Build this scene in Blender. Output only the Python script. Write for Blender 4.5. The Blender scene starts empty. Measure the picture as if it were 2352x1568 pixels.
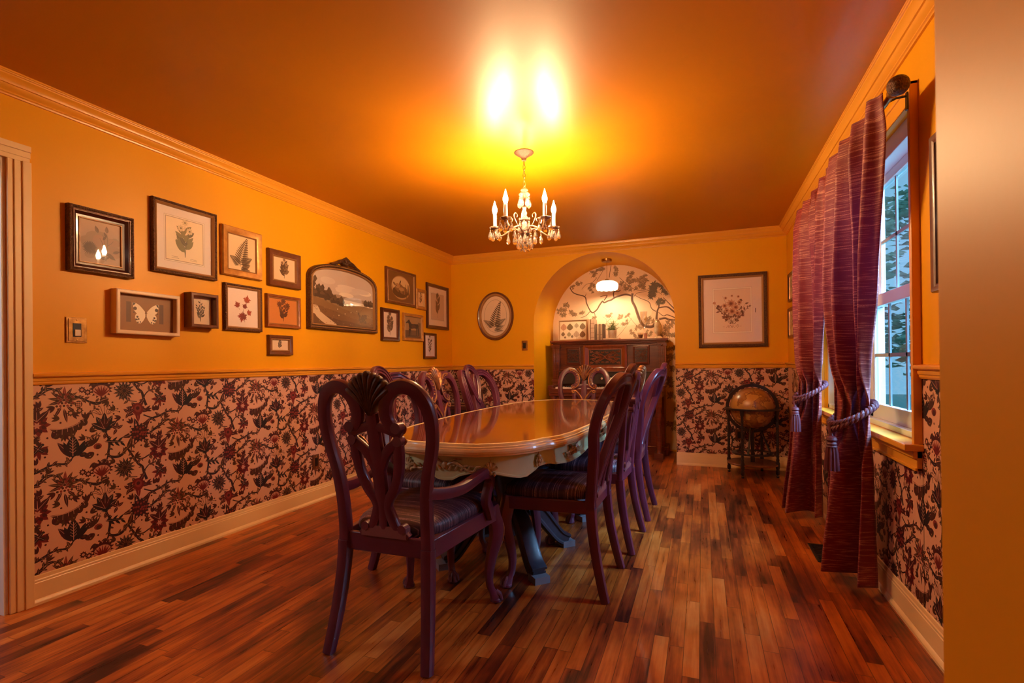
import bpy, bmesh, math, random
from math import sin, cos, pi, radians, sqrt, atan2, floor
from mathutils import Vector, Matrix
from mathutils.geometry import tessellate_polygon

SC = bpy.context.scene
COL = SC.collection
W, D, H = 3.75, 5.72, 2.44          # room: left wall x=0, right wall x=W, back wall y=D

# ------------------------------------------------------------------ colours and materials
def lin(c):
    c = c / 255.0
    return c / 12.92 if c <= 0.04045 else ((c + 0.055) / 1.055) ** 2.4
def rgb(r, g, b):
    return (lin(r), lin(g), lin(b), 1.0)

def newmat(name):
    m = bpy.data.materials.new(name); m.use_nodes = True
    nt = m.node_tree
    return m, nt, nt.nodes['Principled BSDF'], nt.nodes['Material Output']
def node(nt, typ, **kw):
    n = nt.nodes.new(typ)
    for k, v in kw.items(): setattr(n, k, v)
    return n
def sets(sock, v): sock.default_value = v
def math_(nt, op, a, b=None):
    n = node(nt, 'ShaderNodeMath', operation=op)
    for i, x in enumerate((a, b)):
        if x is None: continue
        if isinstance(x, (int, float)): n.inputs[i].default_value = x
        else: nt.links.new(x, n.inputs[i])
    return n.outputs[0]
def mixc(nt, fac, a, b, mode='MIX'):
    n = node(nt, 'ShaderNodeMix', data_type='RGBA', blend_type=mode)
    for s, x in ((n.inputs[0], fac), (n.inputs[6], a), (n.inputs[7], b)):
        if isinstance(x, (int, float)): s.default_value = x
        elif isinstance(x, tuple): s.default_value = x
        else: nt.links.new(x, s)
    return n.outputs[2]
def bump(nt, bsdf, h, strength=.3, dist=.002):
    b = node(nt, 'ShaderNodeBump'); b.inputs['Strength'].default_value = strength; b.inputs['Distance'].default_value = dist
    nt.links.new(h, b.inputs['Height']); nt.links.new(b.outputs[0], bsdf.inputs['Normal'])
def noise(nt, scale, detail=4, vec=None, rough=.55):
    n = node(nt, 'ShaderNodeTexNoise'); n.inputs['Scale'].default_value = scale; n.inputs['Detail'].default_value = detail
    n.inputs['Roughness'].default_value = rough
    if vec is not None: nt.links.new(vec, n.inputs['Vector'])
    return n.outputs['Fac']
def objvec(nt, scale=(1, 1, 1)):
    t = node(nt, 'ShaderNodeTexCoord'); m = node(nt, 'ShaderNodeMapping'); m.inputs['Scale'].default_value = scale
    nt.links.new(t.outputs['Object'], m.inputs['Vector']); return m.outputs[0]
def ramp(nt, fac, stops):
    r = node(nt, 'ShaderNodeValToRGB'); e = r.color_ramp.elements
    while len(e) < len(stops): e.new(.5)
    for el, (p, c) in zip(e, stops): el.position = p; el.color = c
    nt.links.new(fac, r.inputs[0]); return r.outputs[0]

MATS = {}
def paint(name, col, rough=.5, metal=0.0, coat=0.0, col2=None, nscale=20, bscale=None, bstr=.2, bdist=.002, spec=.5, stretch=(1, 1, 1)):
    m, nt, b, o = newmat(name)
    b.inputs['Base Color'].default_value = col
    b.inputs['Roughness'].default_value = rough; b.inputs['Metallic'].default_value = metal
    b.inputs['Coat Weight'].default_value = coat; b.inputs['Coat Roughness'].default_value = .08
    b.inputs['Specular IOR Level'].default_value = spec
    v = objvec(nt, stretch) if (col2 or bscale) else None
    if col2:
        f = noise(nt, nscale, 5, v)
        c = ramp(nt, f, [(.35, col), (.65, col2)]); nt.links.new(c, b.inputs['Base Color'])
    if bscale: bump(nt, b, noise(nt, bscale, 3, v), bstr, bdist)
    MATS[name] = m; return m

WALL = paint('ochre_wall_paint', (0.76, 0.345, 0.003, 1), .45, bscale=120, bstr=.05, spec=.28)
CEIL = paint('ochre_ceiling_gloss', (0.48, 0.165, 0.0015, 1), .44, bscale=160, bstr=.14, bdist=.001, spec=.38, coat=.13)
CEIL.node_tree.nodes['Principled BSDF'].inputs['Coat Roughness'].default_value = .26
TRIM = paint('ochre_trim_gloss', (0.76, 0.34, 0.03, 1), .33)
BASE = paint('cream_baseboard_gloss', (0.84, 0.60, 0.32, 1), .35)
WHITE = paint('white_door_gloss', (0.80, 0.76, 0.72, 1), .35)
PLUM = paint('plum_chair_paint', (0.085, 0.014, 0.034, 1), .33, coat=.2, col2=(0.11, 0.020, 0.046, 1), nscale=9)
def lighten_edges(m, col):  # paler paint on convex edges; on the chairs this paints in ridge highlights
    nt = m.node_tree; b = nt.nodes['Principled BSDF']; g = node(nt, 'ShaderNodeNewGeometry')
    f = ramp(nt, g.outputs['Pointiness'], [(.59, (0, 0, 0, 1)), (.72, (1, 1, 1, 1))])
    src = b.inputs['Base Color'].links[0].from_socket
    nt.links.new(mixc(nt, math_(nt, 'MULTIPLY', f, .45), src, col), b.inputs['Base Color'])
lighten_edges(PLUM, (.38, .20, .17, 1))
GILT = paint('bronze_gilt', (0.42, 0.20, 0.06, 1), .38, metal=.55, col2=(0.22, 0.08, 0.035, 1), nscale=40)
RUB = paint('rubbed_shell_bronze', (0.13, 0.065, 0.030, 1), .5, metal=.2, col2=(0.045, 0.02, 0.018, 1), nscale=30)
CREAMT = paint('cream_table_edge', (0.90, 0.78, 0.40, 1), .32, coat=.2, col2=(0.80, 0.62, 0.26, 1), nscale=14)
SAGE = paint('sage_cream_table_apron', (0.58, 0.63, 0.35, 1), .42, col2=(0.50, 0.53, 0.29, 1), nscale=8)
SAGED = paint('antiqued_carving', (0.66, 0.54, 0.28, 1), .42, col2=(0.26, 0.17, 0.07, 1), nscale=60)
PEDM = paint('dark_pedestal_paint', (0.022, 0.018, 0.028, 1), .42, coat=.1, col2=(0.035, 0.030, 0.045, 1), nscale=12); lighten_edges(PEDM, (.40, .38, .42, 1))
BRASS = paint('aged_brass', (0.50, 0.26, 0.07, 1), .3, metal=.9, col2=(0.30, 0.14, 0.04, 1), nscale=35)
CHROMEP = paint('antique_silver_gilt', (0.36, 0.22, 0.14, 1), .38, metal=.7, bscale=90, bstr=.6)
BLACKW = paint('black_turned_wood', (0.018, 0.010, 0.012, 1), .28, coat=.3)
BLACKP = paint('black_plastic', (0.012, 0.010, 0.010, 1), .3)
DKORG = paint('organ_dark_wood', (0.10, 0.016, 0.007, 1), .3, coat=.3, col2=(0.17, 0.035, 0.012, 1), nscale=6, stretch=(1, 1, 9))
ORGR = paint('organ_red_wood', (0.30, 0.075, 0.018, 1), .33, coat=.2, col2=(0.22, 0.045, 0.012, 1), nscale=7, stretch=(6, 1, 1))
ORGSH = paint('organ_recess', (0.02, 0.006, 0.004, 1), .5)
IVORY = paint('ivory_white', (0.75, 0.62, 0.48, 1), .3)
CERAM = paint('cream_ceramic', (0.62, 0.52, 0.42, 1), .4, col2=(0.5, 0.4, 0.32, 1), nscale=60)
LEAFG = paint('green_leaves', (0.10, 0.16, 0.03, 1), .5, col2=(0.42, 0.45, 0.18, 1), nscale=90)
TREEG = paint('outdoor_foliage', (0.10, 0.28, 0.20, 1), .6, col2=(0.30, 0.52, 0.40, 1), nscale=6)
BARK = paint('outdoor_bark', (0.08, 0.06, 0.045, 1), .8)
LAWN = paint('outdoor_lawn', (0.20, 0.38, 0.34, 1), .9)
SASH = paint('white_window_vinyl', (0.70, 0.74, 0.78, 1), .3)
CLIP_G = paint('greenish_sash_bar', (0.30, 0.36, 0.38, 1), .4)
FRDARK = paint('frame_dark_mahogany', (0.055, 0.010, 0.007, 1), .3, coat=.3)
FRBRZ = paint('frame_ornate_bronze', (0.15, 0.07, 0.03, 1), .38, metal=.5, col2=(0.06, 0.022, 0.015, 1), nscale=120, bscale=150, bstr=1, bdist=.006)
FRGOLD = paint('frame_gold_wood', (0.55, 0.27, 0.06, 1), .35, metal=.35, col2=(0.42, 0.18, 0.04, 1), nscale=25)
FRLINE = paint('frame_gilt_line', (0.40, 0.21, 0.08, 1), .48, metal=.3)
FRBRN = paint('frame_brown_wood', (0.16, 0.05, 0.018, 1), .35, coat=.2, col2=(0.11, 0.03, 0.01, 1), nscale=20)
FRRED = paint('frame_chestnut_wood', (0.30, 0.09, 0.02, 1), .35, coat=.2, col2=(0.2, 0.05, 0.012, 1), nscale=20)
FRCRM = paint('frame_cream', (0.72, 0.52, 0.34, 1), .4)
MATBD = paint('mat_board_white', (0.72, 0.66, 0.66, 1), .5, coat=.6)
ROPE = paint('twisted_cord_mauve', (0.11, 0.018, 0.030, 1), .6, bscale=300, bstr=.4)
STEELG = paint('floor_register_black', (0.01, 0.008, 0.008, 1), .4)

def attr_mat(name, rough=.55, coat=0.0):
    m, nt, b, o = newmat(name)
    a = node(nt, 'ShaderNodeAttribute'); a.attribute_name = 'col'
    nt.links.new(a.outputs['Color'], b.inputs['Base Color'])
    b.inputs['Roughness'].default_value = rough
    b.inputs['Coat Weight'].default_value = coat; b.inputs['Coat Roughness'].default_value = .015
    MATS[name] = m; return m
PAPER = attr_mat('printed_wallpaper', .55)
MURALM = attr_mat('printed_mural', .6)
PRINT = attr_mat('glazed_print', .5, .9)

def make_floor_mat():
    m, nt, b, o = newmat('hardwood_strip_floor')
    g = node(nt, 'ShaderNodeNewGeometry'); s = node(nt, 'ShaderNodeSeparateXYZ'); nt.links.new(g.outputs['Position'], s.inputs[0])
    pw = .057
    xs = math_(nt, 'DIVIDE', math_(nt, 'ADD', s.outputs[0], 5.0), pw)
    row = math_(nt, 'FLOOR', xs); fx = math_(nt, 'FRACT', xs)
    w1 = node(nt, 'ShaderNodeTexWhiteNoise', noise_dimensions='1D'); nt.links.new(row, w1.inputs['W'])
    ys = math_(nt, 'ADD', math_(nt, 'DIVIDE', math_(nt, 'ADD', s.outputs[1], 9.0), .60), math_(nt, 'MULTIPLY', w1.outputs['Value'], 7.3))
    idx = math_(nt, 'FLOOR', ys); fy = math_(nt, 'FRACT', ys)
    cv = node(nt, 'ShaderNodeCombineXYZ'); nt.links.new(row, cv.inputs[0]); nt.links.new(idx, cv.inputs[1])
    w2 = node(nt, 'ShaderNodeTexWhiteNoise', noise_dimensions='3D'); nt.links.new(cv.outputs[0], w2.inputs['Vector'])
    # grain, stretched along the boards
    gv = node(nt, 'ShaderNodeCombineXYZ')
    nt.links.new(math_(nt, 'MULTIPLY', s.outputs[0], 55.0), gv.inputs[0]); nt.links.new(math_(nt, 'MULTIPLY', s.outputs[1], 2.6), gv.inputs[1])
    nt.links.new(math_(nt, 'MULTIPLY', w2.outputs['Value'], 40.0), gv.inputs[2])
    gr = noise(nt, 1.0, 5, gv.outputs[0], .62)
    pv = node(nt, 'ShaderNodeCombineXYZ')
    nt.links.new(math_(nt, 'MULTIPLY', s.outputs[0], 5.0), pv.inputs[0]); nt.links.new(math_(nt, 'MULTIPLY', s.outputs[1], 1.9), pv.inputs[1]); nt.links.new(math_(nt, 'MULTIPLY', w2.outputs['Value'], .5), pv.inputs[2])
    pa = noise(nt, 1.0, 4, pv.outputs[0], .6)
    f = math_(nt, 'ADD', math_(nt, 'MULTIPLY', w2.outputs['Value'], .22), math_(nt, 'ADD', math_(nt, 'MULTIPLY', gr, .46), math_(nt, 'MULTIPLY', pa, .68)))
    c = ramp(nt, f, [(.50, (0.040, 0.006, 0.002, 1)), (.63, (0.22, 0.038, 0.006, 1)), (.76, (0.46, 0.106, 0.011, 1)), (.94, (0.66, 0.235, 0.045, 1))])
    ex = math_(nt, 'LESS_THAN', math_(nt, 'MINIMUM', fx, math_(nt, 'SUBTRACT', 1.0, fx)), .022)
    ey = math_(nt, 'LESS_THAN', math_(nt, 'MINIMUM', fy, math_(nt, 'SUBTRACT', 1.0, fy)), .0022)
    e = math_(nt, 'MAXIMUM', ex, ey)
    c2 = mixc(nt, math_(nt, 'MULTIPLY', e, .7), c, (0.02, 0.004, 0.002, 1))
    nt.links.new(c2, b.inputs['Base Color'])
    nt.links.new(math_(nt, 'ADD', math_(nt, 'MULTIPLY', gr, .22), .20), b.inputs['Roughness'])
    bump(nt, b, math_(nt, 'SUBTRACT', math_(nt, 'MULTIPLY', gr, .25), e), .25, .001)
    return m
FLOORM = make_floor_mat()

def make_table_mat():
    m, nt, b, o = newmat('polished_table_veneer')
    v = objvec(nt, (10, 1.2, 1))
    f = noise(nt, 2.5, 6, v, .6)
    c = ramp(nt, f, [(.3, (0.16, 0.030, 0.006, 1)), (.55, (0.26, 0.060, 0.010, 1)), (.8, (0.34, 0.095, 0.016, 1))])
    nt.links.new(c, b.inputs['Base Color'])
    b.inputs['Roughness'].default_value = .22; b.inputs['Coat Weight'].default_value = .8; b.inputs['Coat Roughness'].default_value = .06
    return m
TABLEM = make_table_mat()

def make_fabric():
    m, nt, b, o = newmat('striped_plum_upholstery')
    v = objvec(nt, (2.5, 300, 2.5))
    f = noise(nt, 1.0, 2, v)
    v2 = objvec(nt, (420, 420, 420)); f2 = noise(nt, 1.0, 1, v2)
    s = math_(nt, 'MULTIPLY', ramp(nt, f, [(.53, (0, 0, 0, 1)), (.62, (1, 1, 1, 1))]), ramp(nt, f2, [(.35, (.25, .25, .25, 1)), (.6, (1, 1, 1, 1))]))
    c = mixc(nt, s, (0.034, 0.008, 0.020, 1), (0.36, 0.20, 0.22, 1))
    nt.links.new(c, b.inputs['Base Color']); b.inputs['Roughness'].default_value = .5
    return m
FABRIC = make_fabric()

def make_curtain():
    m, nt, b, o = newmat('burgundy_slub_curtain')
    uv = node(nt, 'ShaderNodeUVMap'); uv.uv_map = 'UVMap'
    mp = node(nt, 'ShaderNodeMapping'); mp.inputs['Scale'].default_value = (4, 175, 1); nt.links.new(uv.outputs[0], mp.inputs[0])
    f = noise(nt, 1.0, 2, mp.outputs[0], .6)
    mp2 = node(nt, 'ShaderNodeMapping'); mp2.inputs['Scale'].default_value = (260, 330, 1); nt.links.new(uv.outputs[0], mp2.inputs[0])
    f2 = noise(nt, 1.0, 1, mp2.outputs[0])
    s = math_(nt, 'MULTIPLY', ramp(nt, f, [(.51, (0, 0, 0, 1)), (.65, (1, 1, 1, 1))]), ramp(nt, f2, [(.38, (.2, .2, .2, 1)), (.55, (1, 1, 1, 1))]))
    c = mixc(nt, s, (0.210, 0.004, 0.007, 1), (0.72, 0.28, 0.20, 1))
    nt.links.new(c, b.inputs['Base Color']); b.inputs['Roughness'].default_value = .6
    b.inputs['Sheen Weight'].default_value = .25
    bump(nt, b, f, .2, .001)
    tr = node(nt, 'ShaderNodeBsdfTranslucent'); nt.links.new(mixc(nt, .5, c, (.50, .42, .75, 1)), tr.inputs[0])
    mx = node(nt, 'ShaderNodeMixShader'); mx.inputs[0].default_value = .14
    nt.links.new(b.outputs[0], mx.inputs[1]); nt.links.new(tr.outputs[0], mx.inputs[2]); nt.links.new(mx.outputs[0], o.inputs[0])
    return m
CURT = make_curtain()

def make_glass(name, tint, rough=0.0, gloss=.12):
    m, nt, b, o = newmat(name)
    t = node(nt, 'ShaderNodeBsdfTransparent'); t.inputs[0].default_value = tint
    g = node(nt, 'ShaderNodeBsdfGlossy'); g.inputs['Roughness'].default_value = rough
    lw = node(nt, 'ShaderNodeLayerWeight'); lw.inputs[0].default_value = .3
    mx = node(nt, 'ShaderNodeMixShader'); nt.links.new(math_(nt, 'ADD', math_(nt, 'MULTIPLY', math_(nt, 'POWER', lw.outputs['Facing'], 4.0), .7), gloss * .4), mx.inputs[0])
    nt.links.new(t.outputs[0], mx.inputs[1]); nt.links.new(g.outputs[0], mx.inputs[2]); nt.links.new(mx.outputs[0], o.inputs[0])
    return m
PANE = make_glass('window_glass', (.62, .88, .90, 1))
CLEAR = make_glass('clear_glassware', (.96, .94, .92, 1), .02, .3)
def make_crystal():
    m, nt, b, o = newmat('cut_crystal')
    b.inputs['Base Color'].default_value = (1, .96, .92, 1); b.inputs['Roughness'].default_value = .02
    b.inputs['Transmission Weight'].default_value = .9; b.inputs['IOR'].default_value = 1.55
    return m
CRYST = make_crystal()
def make_emit(name, col, s, base=None):
    m, nt, b, o = newmat(name)
    b.inputs['Base Color'].default_value = base or col; b.inputs['Emission Color'].default_value = col; b.inputs['Emission Strength'].default_value = s
    b.inputs['Roughness'].default_value = .3
    return m
BULB = make_emit('lit_candle_bulb', (1.0, .62, .30, 1), 900.0)
SLEEVE = make_emit('white_candle_sleeve', (1.0, .75, .5, 1), .08, (.9, .82, .72, 1))  # faint glow added to the sleeve, though only the bulb is a lamp
OPAL = make_emit('lit_opal_glass', (1.0, .78, .52, 1), 1.2, (.85, .8, .72, 1))
PBULB = make_emit('lit_pendant_bulb', (1.0, .72, .42, 1), 520.0)
def make_globe_mat():
    m, nt, b, o = newmat('antique_globe_map')
    v = objvec(nt)
    f = noise(nt, 7, 6, v, .6)
    c = ramp(nt, f, [(.42, (0.42, 0.20, 0.05, 1)), (.50, (0.46, 0.24, 0.06, 1)), (.515, (0.16, 0.06, 0.02, 1)), (.56, (0.30, 0.12, 0.03, 1)), (.7, (0.36, 0.17, 0.05, 1))])
    nt.links.new(c, b.inputs['Base Color']); b.inputs['Roughness'].default_value = .3; b.inputs['Coat Weight'].default_value = .5
    return m
GLOBEM = make_globe_mat()

# ------------------------------------------------------------------ mesh builder
class MB:
    def __init__(s): s.v = []; s.f = []; s.m = []; s.mi = 0
    def add(s, vs, fs):
        n = len(s.v); s.v += [tuple(x) for x in vs]
        for f in fs: s.f.append(tuple(i + n for i in f)); s.m.append(s.mi)
    def box(s, x0, x1, y0, y1, z0, z1, M=None):
        vs = [Vector((x, y, z)) for x in (x0, x1) for y in (y0, y1) for z in (z0, z1)]
        if M: vs = [M @ v for v in vs]
        s.add(vs, [(0, 1, 3, 2), (4, 6, 7, 5), (0, 4, 5, 1), (2, 3, 7, 6), (0, 2, 6, 4), (1, 5, 7, 3)])
    def lathe(s, prof, n=24, c=(0, 0, 0), lobe=None, M=None):
        vs = []
        for j, (r, z) in enumerate(prof):
            for i in range(n):
                a = 2 * pi * i / n
                rr, zz = (r, z) if lobe is None else lobe(r, z, a, j)
                p = Vector((rr * cos(a), rr * sin(a), zz))
                if M: p = M @ p
                vs.append(p + Vector(c))
        fs = [(j * n + i, j * n + (i + 1) % n, (j + 1) * n + (i + 1) % n, (j + 1) * n + i) for j in range(len(prof) - 1) for i in range(n)]
        if prof[0][0] > 1e-6: fs.append(tuple(range(n))[::-1])
        if prof[-1][0] > 1e-6: fs.append(tuple((len(prof) - 1) * n + i for i in range(n)))
        s.add(vs, fs)
    def tube(s, pts, r, n=8, closed=False):
        pts = [Vector(p) for p in pts]; N = len(pts)
        R = r if callable(r) else (lambda t: r)
        up = None; rings = []
        for i, p in enumerate(pts):
            a = pts[(i - 1) % N] if (i > 0 or closed) else p
            b = pts[(i + 1) % N] if (i < N - 1 or closed) else p
            T = (b - a).normalized()
            if up is None: up = Vector((0, 0, 1)) if abs(T.z) < .9 else Vector((1, 0, 0))
            S = T.cross(up).normalized(); up = S.cross(T).normalized()
            rr = R(i / max(1, N - 1))
            rings.append([p + (S * cos(2 * pi * k / n) + up * sin(2 * pi * k / n)) * rr for k in range(n)])
        s.rings(rings, closed)
    def rings(s, rings, closed=False, cap=True):
        n = len(rings[0]); N = len(rings); vs = [v for r in rings for v in r]
        fs = [(j * n + i, j * n + (i + 1) % n, ((j + 1) % N) * n + (i + 1) % n, ((j + 1) % N) * n + i) for j in range(N if closed else N - 1) for i in range(n)]
        if not closed and cap: fs += [tuple(range(n))[::-1], tuple((N - 1) * n + i for i in range(n))]
        s.add(vs, fs)
    def sweep(s, pts, nrm, w, d, sec=None, closed=False):
        """section (a,b) swept along pts; b along nrm, a sideways; w and d are half sizes (number or f(t))."""
        sec = sec or RSEC
        pts = [Vector(p) for p in pts]; N = len(pts); rings = []
        for i, p in enumerate(pts):
            a = pts[(i - 1) % N] if (i > 0 or closed) else p
            b = pts[(i + 1) % N] if (i < N - 1 or closed) else p
            T = (b - a).normalized(); Nn = Vector(nrm(p) if callable(nrm) else nrm); Nn = (Nn - T * Nn.dot(T)).normalized()
            S = T.cross(Nn); t = i / max(1, N - 1)
            ww = w(t) if callable(w) else w; dd = d(t) if callable(d) else d
            rings.append([p + S * (x * ww) + Nn * (y * dd) for x, y in sec])
        s.rings(rings, closed)
    def sphere(s, c, r, n=16, m=10, sc=(1, 1, 1)):
        prof = [(r * sin(pi * j / m), -r * cos(pi * j / m)) for j in range(m + 1)]
        prof[0] = (0, -r); prof[-1] = (0, r)
        vs = []; k = len(s.v)
        t = MB(); t.lathe([(max(p[0], 1e-5), p[1]) for p in prof], n)
        s.add([Vector((v[0] * sc[0], v[1] * sc[1], v[2] * sc[2])) + Vector(c) for v in t.v], t.f)
    def prism(s, out, f0, f1):
        """closed 2-D outline extruded between the maps f0 and f1"""
        n = len(out); a = [Vector(f0(*p)) for p in out]; b = [Vector(f1(*p)) for p in out]
        tri = tessellate_polygon([[Vector((p[0], p[1], 0)) for p in out]])
        fs = [tuple(t) for t in tri] + [tuple(n + i for i in t) for t in tri] + [(i, (i + 1) % n, n + (i + 1) % n, n + i) for i in range(n)]
        s.add(a + b, fs)
    def build(s, name, mat, parent=None, smooth=35, bevel=None, fix=True, subsurf=0):
        me = bpy.data.meshes.new(name); me.from_pydata(s.v, [], s.f)
        mats = mat if isinstance(mat, (list, tuple)) else [mat]
        for m in mats: me.materials.append(m)
        if len(mats) > 1: me.polygons.foreach_set('material_index', s.m)
        if fix:
            b = bmesh.new(); b.from_mesh(me); bmesh.ops.recalc_face_normals(b, faces=b.faces); b.to_mesh(me); b.free()
        if smooth:
            me.shade_smooth(); me.set_sharp_from_angle(angle=radians(smooth))
        o = bpy.data.objects.new(name, me); COL.objects.link(o)
        if parent: o.parent = parent
        if bevel:
            md = o.modifiers.new('bevel', 'BEVEL'); md.width = bevel; md.segments = 2; md.limit_method = 'ANGLE'
        if subsurf:
            md = o.modifiers.new('sub', 'SUBSURF'); md.levels = subsurf; md.render_levels = subsurf
        return o
def ring_sec(pw=4.0, n=12):
    o = []
    for i in range(n):
        a = 2 * pi * i / n + pi / n; c, q = cos(a), sin(a)
        k = (abs(c) ** pw + abs(q) ** pw) ** (-1 / pw); o.append((c * k, q * k))
    return o
RSEC = ring_sec()
ROUND = ring_sec(2.0, 10)
MOULD = [(1, -.7), (1, .7), (.86, 1), (.62, 1), (.52, .72), (.22, .66), (.12, .95), (-.12, .95), (-.22, .66), (-.52, .72), (-.62, 1), (-.86, 1), (-1, .7), (-1, -.7), (-.86, -1), (-.6, -1), (-.4, -.8), (.4, -.8), (.6, -1), (.86, -1)]

def tag(o, label=None, cat=None, group=None, kind=None):
    if label: o['label'] = label
    if cat: o['category'] = cat
    if group: o['group'] = group
    if kind: o['kind'] = kind
    return o
def thing(name, label, cat, loc=(0, 0, 0), rz=0.0, group=None):
    o = bpy.data.objects.new(name, None); COL.objects.link(o); o.empty_display_size = .05
    o.location = loc; o.rotation_euler = (0, 0, rz)
    return tag(o, label, cat, group)
def dup(o, parent=None):
    c = o.copy(); COL.objects.link(c)
    if parent: c.parent = parent
    for ch in list(o.children): dup(ch, c)
    return c
def struct(name, mb, mat, parent=None, **kw):
    o = mb.build(name, mat, parent, **kw)
    if not parent: o['kind'] = 'structure'
    return o
def smoothline(pts, k=4, closed=False):
    """Catmull-Rom through the points"""
    P = [Vector(p) for p in pts]; n = len(P); out = []
    for i in range(n if closed else n - 1):
        a, b, c, d = (P[(i - 1) % n] if (i > 0 or closed) else P[i]), P[i], P[(i + 1) % n], (P[(i + 2) % n] if (i + 2 < n or closed) else P[(i + 1) % n])
        for j in range(k):
            t = j / k
            out.append(.5 * ((2 * b) + (c - a) * t + (2 * a - 5 * b + 4 * c - d) * t * t + (3 * b - a - 3 * c + d) * t ** 3))
    if not closed: out.append(P[-1])
    return out
def line2(pts, k=4, closed=False):
    return [(p.x, p.y) for p in smoothline([(a, b, 0) for a, b in pts], k, closed)]
def interp(tab, x):
    if x <= tab[0][0]: return tab[0][1]
    for (a, u), (b, v) in zip(tab, tab[1:]):
        if x <= b: return u + (v - u) * (x - a) / (b - a)
    return tab[-1][1]

# ------------------------------------------------------------------ flat printed drawing
class Draw:
    def __init__(s): s.u = []
    def poly(s, pts, c): s.u.append(([list(pts)], c))
    def up(s): pass
    def stroke(s, pts, w0, c, w1=None, k=3):
        w1 = w0 if w1 is None else w1
        P = line2(pts, k) if len(pts) > 2 else list(pts)
        n = len(P); L = []; R = []
        for i, p in enumerate(P):
            a = P[max(0, i - 1)]; b = P[min(n - 1, i + 1)]
            dx, dy = b[0] - a[0], b[1] - a[1]; q = sqrt(dx * dx + dy * dy) or 1
            w = (w0 + (w1 - w0) * i / (n - 1)) * .5
            L.append((p[0] - dy / q * w, p[1] + dx / q * w)); R.append((p[0] + dy / q * w, p[1] - dx / q * w))
        s.u.append(([[L[i], L[i + 1], R[i + 1], R[i]] for i in range(n - 1)], c))
    def disc(s, x, y, r, c, n=12, ry=None, rot=0, jag=0, jn=0):
        ry = ry or r; o = []
        for i in range(n):
            a = 2 * pi * i / n; k = 1 + jag * cos(jn * a)
            px, py = r * k * cos(a), ry * k * sin(a)
            o.append((x + px * cos(rot) - py * sin(rot), y + px * sin(rot) + py * cos(rot)))
        s.poly(o, c)
    def leaf(s, x, y, a, l, w, c, vein=None, bend=0.0):
        n = 5; L = []; R = []; mid = []
        for i in range(n + 1):
            t = i / n; aa = a + bend * t
            px = x + l * t * cos(a + bend * t * .5); py = y + l * t * sin(a + bend * t * .5)
            ww = w * .5 * sin(pi * t ** .8) ** .9
            L.append((px - sin(aa) * ww, py + cos(aa) * ww)); R.append((px + sin(aa) * ww, py - cos(aa) * ww)); mid.append((px, py))
        s.poly(L + R[-2:0:-1], c)
        if vein: s.stroke(mid, w * .10, vein, w * .03, 1)
    def jag(s, x, y, r0, r1, n, c, rot=0, ry=1.0):
        o = []
        for i in range(2 * n):
            a = pi * i / n + rot; r = r1 if i % 2 == 0 else r0
            o.append((x + r * cos(a), y + r * sin(a) * ry))
        s.poly(o, c)
    def petals(s, x, y, r, n, w, c, vein=None, rot=0, a0=0, a1=2 * pi):
        for i in range(n):
            a = rot + a0 + (a1 - a0) * (i / n if a1 - a0 > 6 else i / max(1, n - 1))
            s.leaf(x, y, a, r, w, c, vein)
    def tris(s):
        """triangles with a layer each: a shape lies one layer above every earlier shape it may overlap"""
        out, boxes = [], []
        for ps, c in s.u:
            xs = [p[0] for q in ps for p in q]; ys = [p[1] for q in ps for p in q]
            b = (min(xs), max(xs), min(ys), max(ys)); l = 0
            for x0, x1, y0, y1, m in boxes:
                if m >= l and x0 < b[1] and x1 > b[0] and y0 < b[3] and y1 > b[2]: l = m + 1
            boxes.append(b + (l,))
            for pts in ps:
                if len(pts) == 3: out.append((pts, c, l)); continue
                t = tessellate_polygon([[Vector((p[0], p[1], 0)) for p in pts]])
                out += [([pts[k] for k in q], c, l) for q in t]
        return out
def clip(poly, x0, x1, y0, y1):
    for ax, lim, sg in ((0, x0, 1), (0, x1, -1), (1, y0, 1), (1, y1, -1)):
        if all(sg * (p[ax] - lim) >= 0 for p in poly): continue
        o = []
        for i, p in enumerate(poly):
            q = poly[(i + 1) % len(poly)]; a = sg * (p[ax] - lim); b = sg * (q[ax] - lim)
            if a >= 0: o.append(p)
            if (a >= 0) != (b >= 0):
                t = a / (a - b); o.append((p[0] + (q[0] - p[0]) * t, p[1] + (q[1] - p[1]) * t))
        poly = o
        if len(poly) < 3: return None
    return poly
def drawmesh(name, polys, f, mat, parent=None, step=.00012):
    vs, fs, cs = [], [], []
    for pts, c, l in polys:
        n = len(vs); vs += [f(p[0], p[1], l * step) for p in pts]; fs.append(tuple(range(n, n + len(pts)))); cs.append(c)
    me = bpy.data.meshes.new(name); me.from_pydata(vs, [], fs); me.materials.append(mat)
    at = me.color_attributes.new('col', 'FLOAT_COLOR', 'CORNER')
    flat = []
    for f_, c in zip(fs, cs): flat += list(c) * len(f_)
    at.data.foreach_set('color', flat)
    o = bpy.data.objects.new(name, me); COL.objects.link(o)
    if parent: o.parent = parent
    return o

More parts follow.
